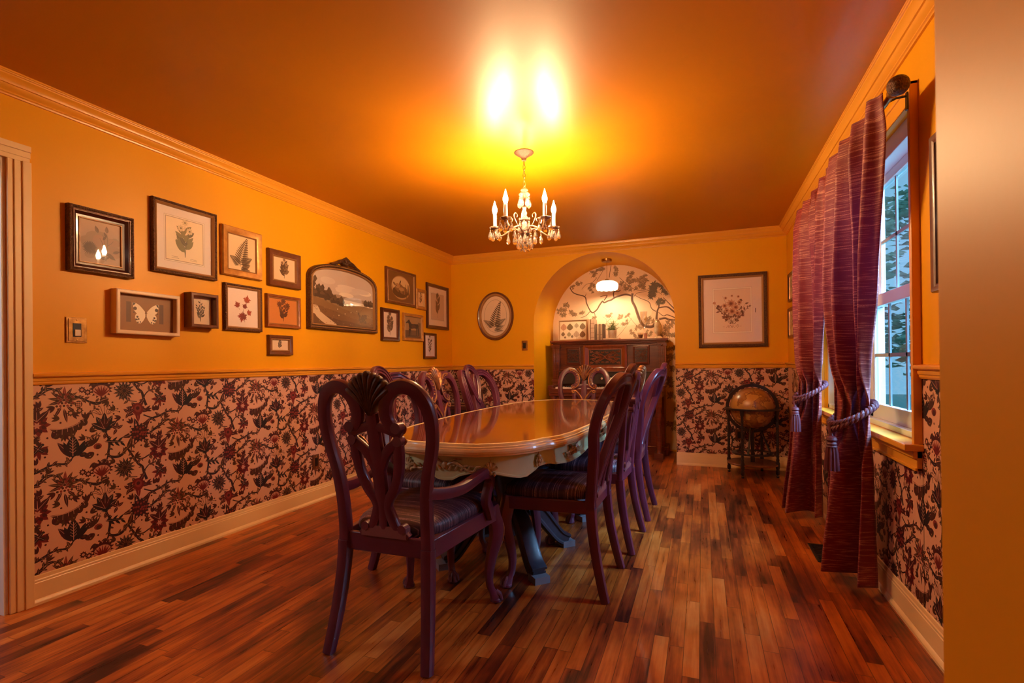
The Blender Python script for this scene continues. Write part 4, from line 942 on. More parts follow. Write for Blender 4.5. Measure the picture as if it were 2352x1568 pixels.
# ------------------------------------------------------------------ dining table
TX, TY, TZ = 1.885, 3.265, .765
Q = [(0, -1.335), (.11, -1.330), (.17, -1.322), (.205, -1.300), (.222, -1.292), (.262, -1.268), (.320, -1.215), (.368, -1.145), (.392, -1.082), (.398, -1.055), (.418, -1.03), (.452, -.95), (.480, -.80), (.492, -.62), (.500, -.50), (.506, -.36), (.512, -.18), (.515, 0)]
Q = Q[:3] + [(.205, -1.300), (.214, -1.297)] + Q[5:]
half = Q + [(x, -y) for x, y in Q[-2::-1]]
TOUT = half + [(-x, y) for x, y in half[-2:0:-1]]
def inset(P, d):
    n = len(P); o = []
    for i in range(n):
        a, c = Vector(P[i - 1]), Vector(P[(i + 1) % n]); t = (c - a).normalized(); o.append((P[i][0] - t.y * d, P[i][1] + t.x * d))
    return o
def rings2(b, levels, cap0=True, cap1=True):
    n = len(TOUT); vs = []
    for d, z in levels: vs += [(x, y, z) for x, y in inset(TOUT, d)]
    N = len(levels)
    fs = [(j * n + i, j * n + (i + 1) % n, (j + 1) * n + (i + 1) % n, (j + 1) * n + i) for j in range(N - 1) for i in range(n)]
    b.add(vs, fs)
table = thing('dining_table', 'long scalloped dining table with polished brown top and cream carved edge', 'table', (TX, TY, 0))
# leaves of the top
for y0, y1 in ((-1.4, -.33), (-.33, .33), (.33, 1.4)):
    P = clip(inset(TOUT, .034), -1, 1, y0 + .0006, y1 - .0006)
    b = MB(); b.prism(P, lambda x, y: (x, y, TZ), lambda x, y: (x, y, TZ - .022)); b.build('table_leaf', TABLEM, table, smooth=0)
b = MB(); rings2(b, [(.034, TZ - .02), (.034, TZ + .0005), (.030, TZ + .002), (.018, TZ + .001), (.014, TZ - .004), (.012, TZ - .010), (.006, TZ - .011), (.004, TZ - .018), (.0, TZ - .021), (-.003, TZ - .030), (.0, TZ - .040), (.006, TZ - .044), (.010, TZ - .052), (.03, TZ - .054), (.06, TZ - .054)])
b.build('edge_moulding', CREAMT, table, smooth=28)
# apron with scalloped lower rim
def apron_drop(x, y):
    ax, ay = abs(x), abs(y)
    if ay > 1.26: return .062 + .018 * cos(ax / .205 * pi) * (1 if ax < .205 else 0) + (.012 if ax < .06 else 0)
    if ay > 1.02: return .056 + .034 * sin((1.26 - ay) / .24 * pi) ** 1.5
    t = ay / 1.02; return .052 + .032 * abs(cos(t * pi * 1.5)) * (1 if t < .95 else .3)
AP = inset(TOUT, .055)
AP2 = []
for i, p in enumerate(AP):
    q = AP[(i + 1) % len(AP)]; n = max(1, int(sqrt((q[0] - p[0]) ** 2 + (q[1] - p[1]) ** 2) / .03))
    AP2 += [(p[0] + (q[0] - p[0]) * k / n, p[1] + (q[1] - p[1]) * k / n) for k in range(n)]
n = len(AP2); IN = inset(AP2, .022); OU = inset(AP2, -.005)
lv = []
for pts, f in ((AP2, lambda p: TZ - .05), (AP2, lambda p: TZ - .062 - apron_drop(*p)), (OU, lambda p: TZ - .066 - apron_drop(*p)), (OU, lambda p: TZ - .074 - apron_drop(*p)), (IN, lambda p: TZ - .074 - apron_drop(*p)), (IN, lambda p: TZ - .05)):
    lv.append([(x, y, f((x, y))) for x, y in pts])
b = MB(); b.rings([[Vector(q) for q in r] for r in lv], cap=False); b.build('apron', SAGE, table, smooth=40)
def carve(kind, x, y, nx, ny, w):
    """one carved ornament lying on the apron"""
    N = Vector((nx, ny, 0)).normalized(); S = Vector((-N.y, N.x, 0)); o = Vector((x, y, 0)) + N * .004
    b = MB(); P = lambda a, z, d=0.0: o + S * a + N * d + Vector((0, 0, z))
    if kind == 'shell':
        for k in range(5):
            a = -1.15 + k * .575
            b.tube([P(0, TZ - .122), P(.018 * sin(a), TZ - .122 + .024 * cos(a), .004), P(.030 * sin(a), TZ - .122 + .040 * cos(a), .0)], lambda t: .005 + .005 * t, 6)
        b.sphere(P(0, TZ - .13), .010, 8, 6); b.sphere(P(.016, TZ - .135), .009, 8, 6); b.sphere(P(-.016, TZ - .135), .009, 8, 6)
        b.tube([P(0, TZ - .05), P(0, TZ - .09)], .002, 5)
        b.build('apron_shell', SAGED, table)
    elif kind == 'drop':
        for k in range(3): b.sphere(P(0, TZ - .084 - k * .018, .002), .013 - .002 * k, 8, 6, (1, .8, 1))
        for s in (1, -1): b.tube([P(s * .004, TZ - .085), P(s * .016, TZ - .10, .003), P(s * .010, TZ - .125)], .005, 6)
        b.tube([P(0, TZ - .05), P(0, TZ - .075)], .002, 5)
        b.build('apron_drop', SAGED, table)
    else:
        for s in (1, -1):
            b.tube(smoothline([P(s * .01, TZ - .10), P(s * .05 * w, TZ - .085, .004), P(s * .09 * w, TZ - .105, .003), P(s * .12 * w, TZ - .12, .002), P(s * .16 * w, TZ - .115)], 3), lambda t: .009 * (1 - .6 * t), 6)
            for k in range(5):
                a = (.022 + .030 * k) * w
                b.tube([P(s * a, TZ - .118), P(s * (a + .012), TZ - .100, .005), P(s * (a + .028), TZ - .098, .002)], lambda t: .007 * (1 - .5 * t), 6)
            b.tube(smoothline([P(s * .02, TZ - .085), P(s * .05, TZ - .070, .003), P(s * .085 * w, TZ - .072)], 3), lambda t: .006 * (1 - .6 * t), 6)
        b.sphere(P(0, TZ - .10, .002), .016, 10, 6, (1, .8, 1.2))
        b.build('apron_scroll', SAGED, table)
for sy in (1, -1):
    carve('scroll', 0, sy * 1.278, 0, sy, 1.0)
    for sx in (1, -1):
        carve('shell', sx * .20, sy * 1.243, sx * .45, sy, 1); carve('drop', sx * .352, sy * 1.048, sx, sy * .55, 1); carve('scroll', sx * .437, sy * .72, sx, sy * .1, .7); carve('drop', sx * .452, sy * .40, sx, 0, 1)
for sx in (1, -1): carve('scroll', sx * .460, 0, sx, 0, .9)
for py in (-.53, .53):
    b = MB(); b.lathe([(.13, TZ - .16), (.13, TZ - .10), (.15, TZ - .05)], 24, (0, py, 0))
    b.lathe([(.045, .12), (.085, .14), (.10, .18), (.10, .26), (.075, .30), (.06, .34), (.075, .40), (.10, .47), (.11, .53), (.095, .58), (.12, .605), (.13, .605)], 24, (0, py, 0)); b.lathe([(.06, .21), (.115, .215), (.115, .235), (.06, .24)], 24, (0, py, 0))
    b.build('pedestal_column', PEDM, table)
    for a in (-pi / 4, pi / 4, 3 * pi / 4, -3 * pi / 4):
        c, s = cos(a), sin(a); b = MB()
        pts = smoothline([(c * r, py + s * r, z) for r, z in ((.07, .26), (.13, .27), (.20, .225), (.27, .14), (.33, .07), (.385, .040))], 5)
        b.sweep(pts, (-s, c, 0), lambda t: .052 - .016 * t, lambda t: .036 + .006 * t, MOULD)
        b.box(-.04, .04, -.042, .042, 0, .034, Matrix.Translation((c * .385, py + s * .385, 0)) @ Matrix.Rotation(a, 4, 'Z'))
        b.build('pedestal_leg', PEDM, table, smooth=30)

# ------------------------------------------------------------------ dining chairs (local: seat faces +y)
RAKE = [.105, 0]
def by(z): return -.205 - RAKE[0] * max(0, (z - .45) / .63) ** 1.25 - .070 * max(0, (.44 - z) / .44) ** 1.7
def B(u, z, d=0.0): return Vector((u, by(z) + d + RAKE[1] * u * u * min(1, max(0, (z - .47) / .3)), z))
def bn(p): return Vector((0, 1, .13))
def curveB(pts, k=4, closed=False, d=0.0): return [B(u, z, d) for u, z in line2(pts, k, closed)]
def mirror(pts): return [(-u, z) for u, z in pts]
def spiral(u, z, r0, turns, sgn, a0): return [(u + sgn * r0 * (1 - .8 * t) * cos(a0 + t * turns * 2 * pi), z + r0 * (1 - .8 * t) * sin(a0 + t * turns * 2 * pi)) for t in [i / 22 for i in range(23)]]
STILE_A = [(.186, .40), (.184, .47), (.186, .56), (.192, .64), (.204, .71), (.222, .78), (.234, .85), (.234, .91), (.222, .965), (.195, 1.007), (.155, 1.028), (.112, 1.022), (.078, .992), (.062, .945), (.066, .905), (.084, .878), (.102, .872)]
INB = [(.135, 1.03), (.085, 1.02), (.048, .975), (.030, .915), (.026, .86), (.032, .79), (.052, .71), (.082, .63), (.105, .56), (.125, .515), (.148, .500), (.166, .515), (.172, .55)]
STILE_B = [(.182, .40), (.184, .47), (.190, .58), (.206, .69), (.228, .79), (.238, .87), (.232, .94), (.208, .995), (.172, 1.025), (.135, 1.03)]
TEAR = [(.0, .80), (.030, .86), (.062, .93), (.074, .99), (.062, 1.04), (.034, 1.068), (0, 1.076)]
def chair(name, label, kind, arms, wf, depth, loc, rz, group):
    RAKE[:] = [.195, 1.15] if kind == 'loop' else [.112, .35]
    t = thing(name, label, 'chair', loc, rz, group)
    x0, yf = .205, depth                            # rear seat half width, front y
    # seat rail
    b = MB()
    plan = [(-x0, -.215), (x0, -.215), (wf, yf - .03), (wf - .03, yf), (wf * .5, yf + .018), (0, yf + .022), (-wf * .5, yf + .018), (-wf + .03, yf), (-wf, yf - .03)]
    ins = [(u * .90, v * .88 - .005) for u, v in plan]
    n = len(plan); b.rings([[Vector((u, v, z)) for u, v in p] for p, z in ((plan, .455), (plan, .395 if not arms else .385), (ins, .395 if not arms else .385), (ins, .455))], closed=True)
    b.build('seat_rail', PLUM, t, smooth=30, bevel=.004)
    # cushion
    b = MB(); k = 40; pl = []
    for i in range(k):
        a = 2 * pi * i / k; c, s = cos(a), sin(a); q = (abs(c) ** 5 + abs(s) ** 5) ** (-.2); u, v = c * q, s * q
        yy = -.19 + (yf + .012 + .19) * (v + 1) / 2; hw = (x0 - .022) + (wf - .012 - x0 + .022) * (v + 1) / 2
        pl.append((u * hw, yy))
    cy = (yf - .19) / 2; R = []
    for sc, z in ((.985, .450), (1.0, .462), (1.0, .478), (.975, .492), (.90, .505), (.75, .516), (.5, .523), (.2, .526), (.02, .526)): R.append([Vector((u * sc, cy + (v - cy) * sc, z)) for u, v in pl])
    b.rings(R); b.build('seat_cushion', FABRIC, t, smooth=60)
    # rear legs
    for s in (1, -1):
        b = MB(); b.sweep([Vector((s * (.186 + .030 * max(0, (.40 - z) / .40) ** 1.5), by(z), z)) for z in (.0, .03, .09, .16, .23, .31, .38, .42)], (0, 1, 0), lambda q: .021 + .004 * q, lambda q: .020 + .006 * q)
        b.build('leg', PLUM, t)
    # cabriole front legs
    for s in (1, -1):
        b = MB(); X, Y = s * (wf - .028), yf - .028; o = Vector((s * .7, .7, 0))
        pts = smoothline([Vector((X, Y, z)) + o * d for z, d in ((.455, -.004), (.40, .006), (.355, .018), (.30, .016), (.22, -.006), (.14, -.020), (.08, -.016), (.045, .000), (.02, .012))], 4)
        b.sweep(pts, o, lambda q: interp([(0, .030), (.2, .032), (.38, .027), (.7, .0165), (.84, .016), (1, .024)], q), lambda q: interp([(0, .030), (.2, .034), (.38, .029), (.7, .0165), (.84, .016), (1, .026)], q))
        for k2 in (-1, 0, 1):
            dirv = (Matrix.Rotation(k2 * .6, 3, 'Z') @ o).normalized(); c0 = Vector((X, Y, 0)) + o * .004
            b.tube([c0 + dirv * .008 + Vector((0, 0, .05)), c0 + dirv * .030 + Vector((0, 0, .034)), c0 + dirv * .036 + Vector((0, 0, .012))], lambda q: .011 - .003 * q, 7)
        b.lathe([(.020, 0), (.028, .006), (.028, .016), (.02, .024)], 14, (X + o.x * .014, Y + o.y * .014, 0))
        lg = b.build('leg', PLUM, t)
        b = MB(); c0 = Vector((X, Y, 0)) + o * .034
        sd = Vector((-o.y, o.x, 0)).normalized()
        for q in (1, -1):
            b.tube(smoothline([c0 + sd * (q * .004) + Vector((0, 0, .23)) - o * .012, c0 + sd * (q * .010) + Vector((0, 0, .29)) + o * .012, c0 + sd * (q * .018) + Vector((0, 0, .345)) + o * .014, c0 + sd * (q * .012) + Vector((0, 0, .372)) + o * .010, c0 + sd * (q * .004) + Vector((0, 0, .350)) + o * .018], 3), lambda q2: .006 - .002 * q2, 6)
        b.build('knee_carving', GILT, lg)
    # back
    if kind == 'shell':
        for s in (1, -1):
            m = [(s * u, z) for u, z in STILE_A]
            b = MB(); b.sweep(curveB(m), bn, lambda q: interp([(0, .024), (.3, .022), (.55, .027), (.75, .029), (.92, .024), (1, .016)], q), lambda q: interp([(0, .020), (1, .0165)], q))
            b.tube([B(s * .102, .876, -.020), B(s * .102, .876, .020)], .021, 16)
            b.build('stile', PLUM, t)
            b = MB()   # gilt scroll outlining the inner curl on the front
            sc = [(s * u, z) for u, z in [(.150, 1.036), (.115, 1.038), (.078, 1.018), (.052, .975), (.044, .93), (.052, .89), (.074, .864)]] + [(s * u, z) for u, z in spiral(.104, .874, .022, 1.3, 1, -2.4)][1:]
            b.sweep(curveB(sc, 2, d=.017), bn, lambda q: .0075 - .003 * q, .005, ROUND)
            for k2 in range(9):
                q = k2 / 9; u, z = line2([(.130, 1.026), (.098, 1.016), (.070, .985), (.060, .94), (.064, .905), (.082, .88)], 4)[int(q * 19)]
                b.sphere(B(s * (u + .006), z, .018), .009, 7, 5, (1, .5, .6))
            lo = [(s * u, z) for u, z in [(.008, .735), (.026, .775), (.055, .808), (.080, .832)]] + [(s * u, z) for u, z in spiral(.098, .826, .018, 1.3, -1, 2.6)][1:]
            b.sweep(curveB(lo, 2, d=.016), bn, lambda q: .0085 - .004 * q, .006, ROUND)
            b.build('gilded_scroll', GILT, t)
        b = MB()
        for k2 in range(9):
            a = (k2 - 4) * .205; tip = (.006 * (k2 - 4) / 4, .925); L = .162 - .016 * abs(k2 - 4) / 4
            e = (tip[0] + L * sin(a) * .86, tip[1] + L * cos(a))
            m = (tip[0] + L * .55 * sin(a) * .55, tip[1] + L * .55 * cos(a))
            b.sweep(curveB([tip, m, e], 9), bn, lambda q: (.004 + .0120 * q) * sqrt(max(.02, 1 - (max(0, q - .82) / .18) ** 2)), lambda q: (.020 + .006 * sin(pi * q)) * sqrt(max(.02, 1 - (max(0, q - .82) / .18) ** 2)), ROUND)
        b.build('shell_crest', RUB if arms else GILT, t)
        b = MB()
        for s in (1, -1):
            M = lambda P: [(s * u, z) for u, z in P]
            b.sweep(curveB(M([(.108, .828), (.080, .812), (.050, .788), (.028, .755), (.010, .715)])), bn, .020, .013)
            b.sweep(curveB(M([(.096, .825), (.094, .77), (.083, .70), (.060, .64), (.032, .60), (.022, .57), (.030, .54), (.042, .51), (.055, .475)])), bn, .0205, .014)
            b.sweep(curveB(M([(.112, .845), (.060, .870), (.0, .884)])), bn, .018, .013)
            b.tube([B(s * .100, .826, -.018), B(s * .100, .826, .018)], .019, 14); b.tube([B(s * .082, .487, -.016), B(s * .082, .487, .016)], .017, 14)
            b.sweep(curveB(M([(.05, .49), (.082, .475), (.105, .455)])), bn, .012, .014)
        b.sweep(curveB([(0, .93), (0, .80), (0, .66), (0, .57), (0, .46)]), bn, lambda q: interp([(0, .026), (.25, .030), (.45, .030), (.7, .026), (.85, .020), (1, .022)], q), .014)
        b.box(-.10, .10, by(.46) - .016, by(.46) + .016, .450, .492)
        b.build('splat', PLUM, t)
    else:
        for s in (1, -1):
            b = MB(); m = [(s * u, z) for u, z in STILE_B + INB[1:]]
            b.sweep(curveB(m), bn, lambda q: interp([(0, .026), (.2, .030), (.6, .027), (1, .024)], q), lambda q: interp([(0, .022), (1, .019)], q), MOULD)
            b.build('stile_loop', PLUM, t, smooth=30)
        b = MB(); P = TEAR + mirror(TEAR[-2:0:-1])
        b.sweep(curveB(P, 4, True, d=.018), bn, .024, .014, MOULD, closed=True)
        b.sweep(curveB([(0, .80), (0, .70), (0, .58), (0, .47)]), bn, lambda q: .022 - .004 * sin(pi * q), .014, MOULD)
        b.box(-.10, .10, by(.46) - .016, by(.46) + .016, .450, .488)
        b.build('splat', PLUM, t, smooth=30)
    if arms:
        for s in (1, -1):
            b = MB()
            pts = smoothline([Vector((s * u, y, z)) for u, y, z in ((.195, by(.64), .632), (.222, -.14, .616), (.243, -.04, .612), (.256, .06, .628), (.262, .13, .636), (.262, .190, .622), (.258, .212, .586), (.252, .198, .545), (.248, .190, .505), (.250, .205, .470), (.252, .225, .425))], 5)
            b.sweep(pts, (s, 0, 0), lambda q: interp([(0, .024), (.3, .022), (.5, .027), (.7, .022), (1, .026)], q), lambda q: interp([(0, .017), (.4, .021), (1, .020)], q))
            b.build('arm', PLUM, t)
    return t
GC = 'dining chairs around the table'
A0 = chair('dining_armchair', 'purple armchair seen from behind at the near head of the table, dark fan-shaped shell crest', 'shell', True, .252, .345, (1.80, 1.862, 0), 0, GC)
A1 = chair('dining_armchair', 'purple shell-crested chair at the far head of the table, facing us before the organ', 'shell', True, .250, .33, (1.868, 4.60, 0), pi, GC)
for o in A1.children:
    if o.name.startswith('shell_crest'): o.data.materials[0] = GILT
R1 = chair('dining_chair', 'nearest purple side chair on the window side, moulded loop back in profile', 'loop', False, .235, .235, (2.245, 2.56, 0), pi / 2 - .02, GC)
R2 = chair('dining_chair', 'middle purple side chair on the window side, with shell crest and pierced splat', 'shell', False, .235, .235, (2.288, 3.20, 0), pi / 2 - .04, GC)
def place(src, loc, rz, label):
    o = dup(src); o.location = loc; o.rotation_euler = (0, 0, rz); o['label'] = label; return o
place(R1, (2.31, 3.86, 0), pi / 2 - .02, 'farthest purple side chair on the window side, loop back behind two others')
place(R1, (1.53, 2.53, 0), -pi / 2, 'nearest side chair on the picture-wall side, loop back mostly hidden behind the armchair')
place(R2, (1.53, 3.07, 0), -pi / 2, 'middle side chair on the picture-wall side, gilt plume crest and scrolls facing the table')
place(R1, (1.50, 3.79, 0), -pi / 2 - .10, 'farthest side chair on the picture-wall side, with three moulded loops')

# ------------------------------------------------------------------ crystal chandelier
CX, CY = 1.903, 3.042
ch = thing('chandelier', 'small five-candle crystal chandelier hanging on a chain above the table', 'chandelier', (CX, CY, 0))
b = MB(); b.lathe([(.0, H - .052), (.014, H - .052), (.016, H - .040), (.020, H - .034), (.032, H - .024), (.055, H - .010), (.062, H - .004), (.062, H - .0005)], 32, lobe=lambda r, z, a, j: (r * (1 + .02 * cos(16 * a)), z)); b.build('ceiling_canopy', paint('canopy_bronze', (.075, .035, .018, 1), .5, metal=.2, bscale=200, bstr=.9), ch)
b = MB()
for k in range(6):
    z = H - .068 - k * .026
    pts = [(.0075 * cos(2 * pi * i / 12) * (1 if k % 2 else 0), .0075 * cos(2 * pi * i / 12) * (0 if k % 2 else 1), z + .017 * sin(2 * pi * i / 12)) for i in range(12)]
    b.tube(pts, .0022, 5, True)
b.build('chain', BRASS, ch)
b = MB()
b.lathe([(.0, 2.225), (.007, 2.222), (.009, 2.215), (.020, 2.207), (.024, 2.200), (.012, 2.194), (.010, 2.185), (.030, 2.180), (.034, 2.176), (.012, 2.170), (.009, 2.12), (.013, 2.10), (.010, 2.07), (.016, 2.055), (.012, 2.04), (.026, 2.02), (.030, 2.01), (.014, 2.0), (.012, 1.97), (.020, 1.955), (.030, 1.945), (.032, 1.925), (.020, 1.91), (.012, 1.90), (.014, 1.885), (.0, 1.878)], 20)
b.build('stem', CHROMEP, ch)
def drop(p, s=1.0):
    s *= 1.38; b = MB(); x, y, z = p
    b.lathe([(1e-4, z), (.0035 * s, z - .004 * s), (.0028 * s, z - .009 * s), (.006 * s, z - .018 * s), (.0105 * s, z - .032 * s), (.0095 * s, z - .041 * s), (1e-4, z - .050 * s)], 8, (x, y, 0))
    b.sphere((x, y, z + .006 * s), .0052 * s, 8, 6)
    b.build('crystal_drop', CRYST, ch, smooth=10)
a0 = atan2(.9365, -.3506)            # the far arm points away from the doorway
for k in range(5):
    a = a0 + 2 * pi * k / 5; c, s = cos(a), sin(a)
    b = MB(); b.tube(smoothline([(c * r, s * r, z) for r, z in ((.024, 1.935), (.06, 1.960), (.10, 1.950), (.15, 1.925), (.185, 1.925), (.20, 1.945), (.20, 1.965))], 4), .0052, 7)
    b.tube(smoothline([(c * r, s * r, z) for r, z in ((.07, 1.956), (.10, 1.985), (.115, 2.015), (.10, 2.035), (.08, 2.025), (.085, 2.010))], 4), lambda t: .004 - .0015 * t, 6)
    b.build('arm', CHROMEP, ch)
    o = (c * .20, s * .20, 0)
    b = MB(); b.lathe([(.006, 1.958), (.012, 1.960), (.014, 1.968), (.030, 1.974), (.034, 1.982), (.031, 1.984), (.012, 1.978), (.011, 1.992), (.009, 1.992)], 36, o, lobe=lambda r, z, an, j: (r * (1 + .08 * cos(6 * an) * (r > .02)), z)); b.build('drip_pan', CHROMEP, ch)
    b = MB(); b.lathe([(.0110, 1.985), (.0118, 1.99), (.0112, 2.066), (.008, 2.070)], 14, o); b.build('candle_sleeve', SLEEVE, ch)
    b = MB(); b.lathe([(.007, 2.068), (.0105, 2.074), (.0155, 2.090), (.0150, 2.102), (.0100, 2.120), (.0045, 2.138), (.0016, 2.150), (1e-4, 2.154)], 14, o); b.build('flame_bulb', BULB, ch)
    for q in range(4):
        an = a + pi / 4 + q * pi / 2; drop((o[0] + .033 * cos(an), o[1] + .033 * sin(an), 1.968), 1.05)
    drop((c * .11, s * .11, 1.932), 1.0); drop((cos(a + pi / 5) * .065, sin(a + pi / 5) * .065, 1.925), 1.15)
    drop((cos(a + pi / 5) * .042, sin(a + pi / 5) * .042, 1.895), 1.1); drop((cos(a) * .03, sin(a) * .03, 2.165), 1.15); drop((cos(a + .5) * .03, sin(a + .5) * .03, 2.006), 1.25)
drop((0, 0, 1.875), 1.0)

# ------------------------------------------------------------------ pendant lamp in the niche
PX, PY = 1.88, 6.15
pl = thing('pendant_lamp', 'scalloped white glass pendant lamp hanging in the arched niche', 'pendant lamp', (PX, PY, 0))
b = MB(); b.lathe([(.0, 2.315), (.058, 2.316), (.062, 2.322), (.062, 2.347)], 28); b.build('ceiling_canopy', BRASS, pl)
b = MB(); b.tube([(0, 0, 2.32), (0, 0, 2.09)], .003, 6); b.build('hanging_cord', BRASS, pl)
b = MB(); b.lathe([(.006, 2.11), (.022, 2.105), (.026, 2.09), (.024, 2.075)], 20); b.build('shade_holder', BRASS, pl)
b = MB()
pf = [(.024, 2.082), (.045, 2.085), (.080, 2.080), (.110, 2.066), (.126, 2.045), (.130, 2.022), (.126, 2.000), (.118, 1.985), (.114, 1.986), (.122, 2.002), (.126, 2.022), (.122, 2.043), (.107, 2.062), (.078, 2.076), (.045, 2.081), (.024, 2.078)]
b.lathe(pf, 96, lobe=lambda r, z, a, j: (r * (1 + .035 * abs(cos(6 * a)) * min(1, r / .1)), z - (.012 * abs(sin(6 * a)) if 6 <= j <= 9 else 0)))
b.build('lamp_shade', OPAL, pl, smooth=50)
b = MB(); b.lathe([(.012, 2.075), (.013, 2.05), (.022, 2.02), (.020, 2.0), (.010, 1.985), (1e-4, 1.982)], 16); b.build('bulb', PBULB, pl)

# ------------------------------------------------------------------ reed organ in the niche
OX, OY = 1.86, 6.24         # centre, front of the upper case
og = thing('reed_organ', 'carved dark wood upright organ standing in the arched niche', 'organ', (OX, OY, 0))
b = MB(); b.box(-.70, .70, -.02, .29, .0, .10); b.box(-.66, .66, .02, .29, .10, 1.335); b.box(-.66, .66, -.30, .06, .70, .765); b.box(-.62, .62, -.26, .05, .58, .70)
b.box(-.66, .66, .0, .03, .985, 1.02); b.box(-.66, .66, .0, .03, 1.30, 1.335)
b.build('case', DKORG, og, smooth=0, bevel=.004)
b = MB()
for w, d, z0, z1 in ((.715, -.055, 1.355, 1.380), (.700, -.040, 1.340, 1.356), (.685, -.025, 1.325, 1.341)): b.box(-w, w, d, .295, z0, z1)
b.build('top', DKORG, og, smooth=0, bevel=.006)
for s in (1, -1):
    b = MB(); X = s * .645
    b.box(X - .045, X + .045, -.03, .05, .80, 1.325)
    for k in range(3): b.tube([(X - .024 + k * .024, -.032, .90), (X - .024 + k * .024, -.032, 1.28)], .008, 8)
    b.box(X - .055, X + .055, -.042, .05, 1.285, 1.327); b.box(X - .055, X + .055, -.042, .05, .86, .89)
    b.sphere((X, -.05, 1.30), .014, 10, 6); b.box(X - .03, X + .03, -.30, .0, .765, .83)
    b.build('pilaster', DKORG, og, smooth=30, bevel=.003)
def fret(b, cx, cz, w, h, y, r, seed=1):
    """mirrored scroll fretwork"""
    rnd = random.Random(seed)
    for sx in (1, -1):
        for sz in (1, -1):
            for (u, v, R, t0, tn, sg) in ((.30, .22, .16, 0, 1.2, 1), (.68, .26, .17, 1.6, 1.1, -1), (.50, .72, .15, 3.2, 1.1, 1), (.86, .70, .12, .8, 1.0, -1), (.16, .68, .12, 2.2, 1.0, 1)):
                P = [(cx + sx * w * x, y, cz + sz * h * z) for x, z in spiral(u, v, R * 1.0, tn, sg, t0)]
                b.tube(P[::2], lambda t: r * (1.1 - .5 * t), 5)
            b.tube([(cx, y, cz + sz * h * .06), (cx + sx * w * .30, y, cz + sz * h * .45), (cx + sx * w * .55, y, cz + sz * h * .45), (cx + sx * w * .97, y, cz + sz * h * .95)], lambda t: r * 1.2 * (1 - .5 * t), 5)
            b.tube([(cx + sx * w * .1, y, cz), (cx + sx * w * .5, y, cz + sz * h * .05), (cx + sx * w * .95, y, cz + sz * h * .25)], r, 5)
    b.sphere((cx, y, cz), r * 2.2, 8, 6)
for cx, w, z0, z1, m in ((-.43, .095, 1.075, 1.30, DKORG), (.40, .095, 1.075, 1.30, DKORG)):
    zc, hh = (z0 + z1) / 2, (z1 - z0) / 2
    b = MB(); b.rings([[Vector((cx + sx * ww, yy, zc + sz * h2)) for sx, sz in ((-1, -1), (1, -1), (1, 1), (-1, 1))] for ww, h2, yy in ((w, hh, .02), (w, hh, -.008), (w - .012, hh - .012, -.010), (w - .02, hh - .02, .0))], cap=False)
    b.box(cx - w + .02, cx + w - .02, .0, .012, zc - hh + .02, zc + hh - .02); p = b.build('side_panel', m, og, smooth=0)
    b = MB(); b.box(cx - .070, cx + .070, -.0015, 0, zc - .082, zc + .078); b.build('fret_ground', ORGSH, p, smooth=0)
    b = MB(); fret(b, cx, zc, .068, .078, -.004, .0042); b.build('fretwork', ORGR if False else DKORG, p)
b = MB(); cx, w, zc, hh = -.03, .265, 1.165, .150
b.rings([[Vector((cx + sx * ww, yy, zc + sz * h2)) for sx, sz in ((-1, -1), (1, -1), (1, 1), (-1, 1))] for ww, h2, yy in ((w, hh, .02), (w, hh, -.025), (w - .02, hh - .02, -.032), (w - .05, hh - .035, -.018), (w - .06, hh - .045, -.012))], cap=False)
b.box(cx - w + .06, cx + w - .06, -.012, .01, zc - hh + .045, zc + hh - .045); b.box(cx - w - .01, cx + w + .01, -.04, .02, zc - hh - .03, zc - hh)
p = b.build('music_panel', ORGR, og, smooth=0)
b = MB(); b.box(cx - .195, cx + .195, -.0135, -.012, zc - .092, zc + .092); b.build('fret_ground', ORGSH, p, smooth=0)
b = MB(); fret(b, cx, zc, .190, .090, -.017, .0062); b.build('fretwork', ORGR, p)
b = MB(); b.box(-.60, .60, -.06, .01, .84, .985); b.box(-.60, .60, -.075, .01, .975, .99); b.build('stop_board', ORGSH, og, smooth=0, bevel=.003)
for k, x in enumerate((-.345, -.30, -.06, -.003, .052, .155, .21, .30, .36)):
    if k < 2: continue
    b = MB(); b.lathe([(.0045, 0), (.0045, .012), (.0125, .014), (.0135, .020), (.010, .024), (1e-4, .025)], 14, (x, -.06, .905), M=Matrix.Rotation(pi / 2, 4, 'X')); b.build('stop_knob', IVORY, og)
b = MB()
for k in range(7): b.tube([(-.36 + k * .012, -.0615, .898), (-.355 + k * .012, -.0615, .906 + .004 * (k % 3)), (-.350 + k * .012, -.0615, .897)], .0014, 4)
b.build('script_mark', IVORY, og)
b = MB()
for k in range(44): b.box(-.595 + k * .0271, -.595 + k * .0271 + .0262, -.25, -.08, .788, .806)
b.build('white_keys', IVORY, og, smooth=0)
b = MB()
for k in range(44):
    if k % 7 not in (2, 6): b.box(-.595 + k * .0271 + .020, -.595 + k * .0271 + .033, -.19, -.08, .806, .816)
b.build('black_keys', BLACKP, og, smooth=0)
b = MB(); b.box(-.62, .62, -.27, -.05, .765, .788); b.box(-.66, .66, -.315, -.285, .735, .79); b.build('key_slip', DKORG, og, smooth=0, bevel=.004)
for s in (1, -1):
    b = MB(); b.lathe([(.042, .0), (.045, .02), (.040, .05), (.028, .065), (.024, .11), (.034, .16), (.038, .26), (.030, .34), (.022, .40), (.036, .44), (.040, .50), (.028, .54), (.040, .58), (.04, .70)], 18, (s * .615, -.27, 0)); b.box(s * .615 - .05, s * .615 + .05, -.32, -.0, .0, .07)
    b.build('front_leg', DKORG, og)
b = MB(); b.box(-.58, .58, -.005, .03, .10, .58); b.box(-.5, .5, -.02, .03, .14, .54)
for s in (1, -1): b.box(s * .16 - .09, s * .16 + .09, -.12, -.02, .03, .05)
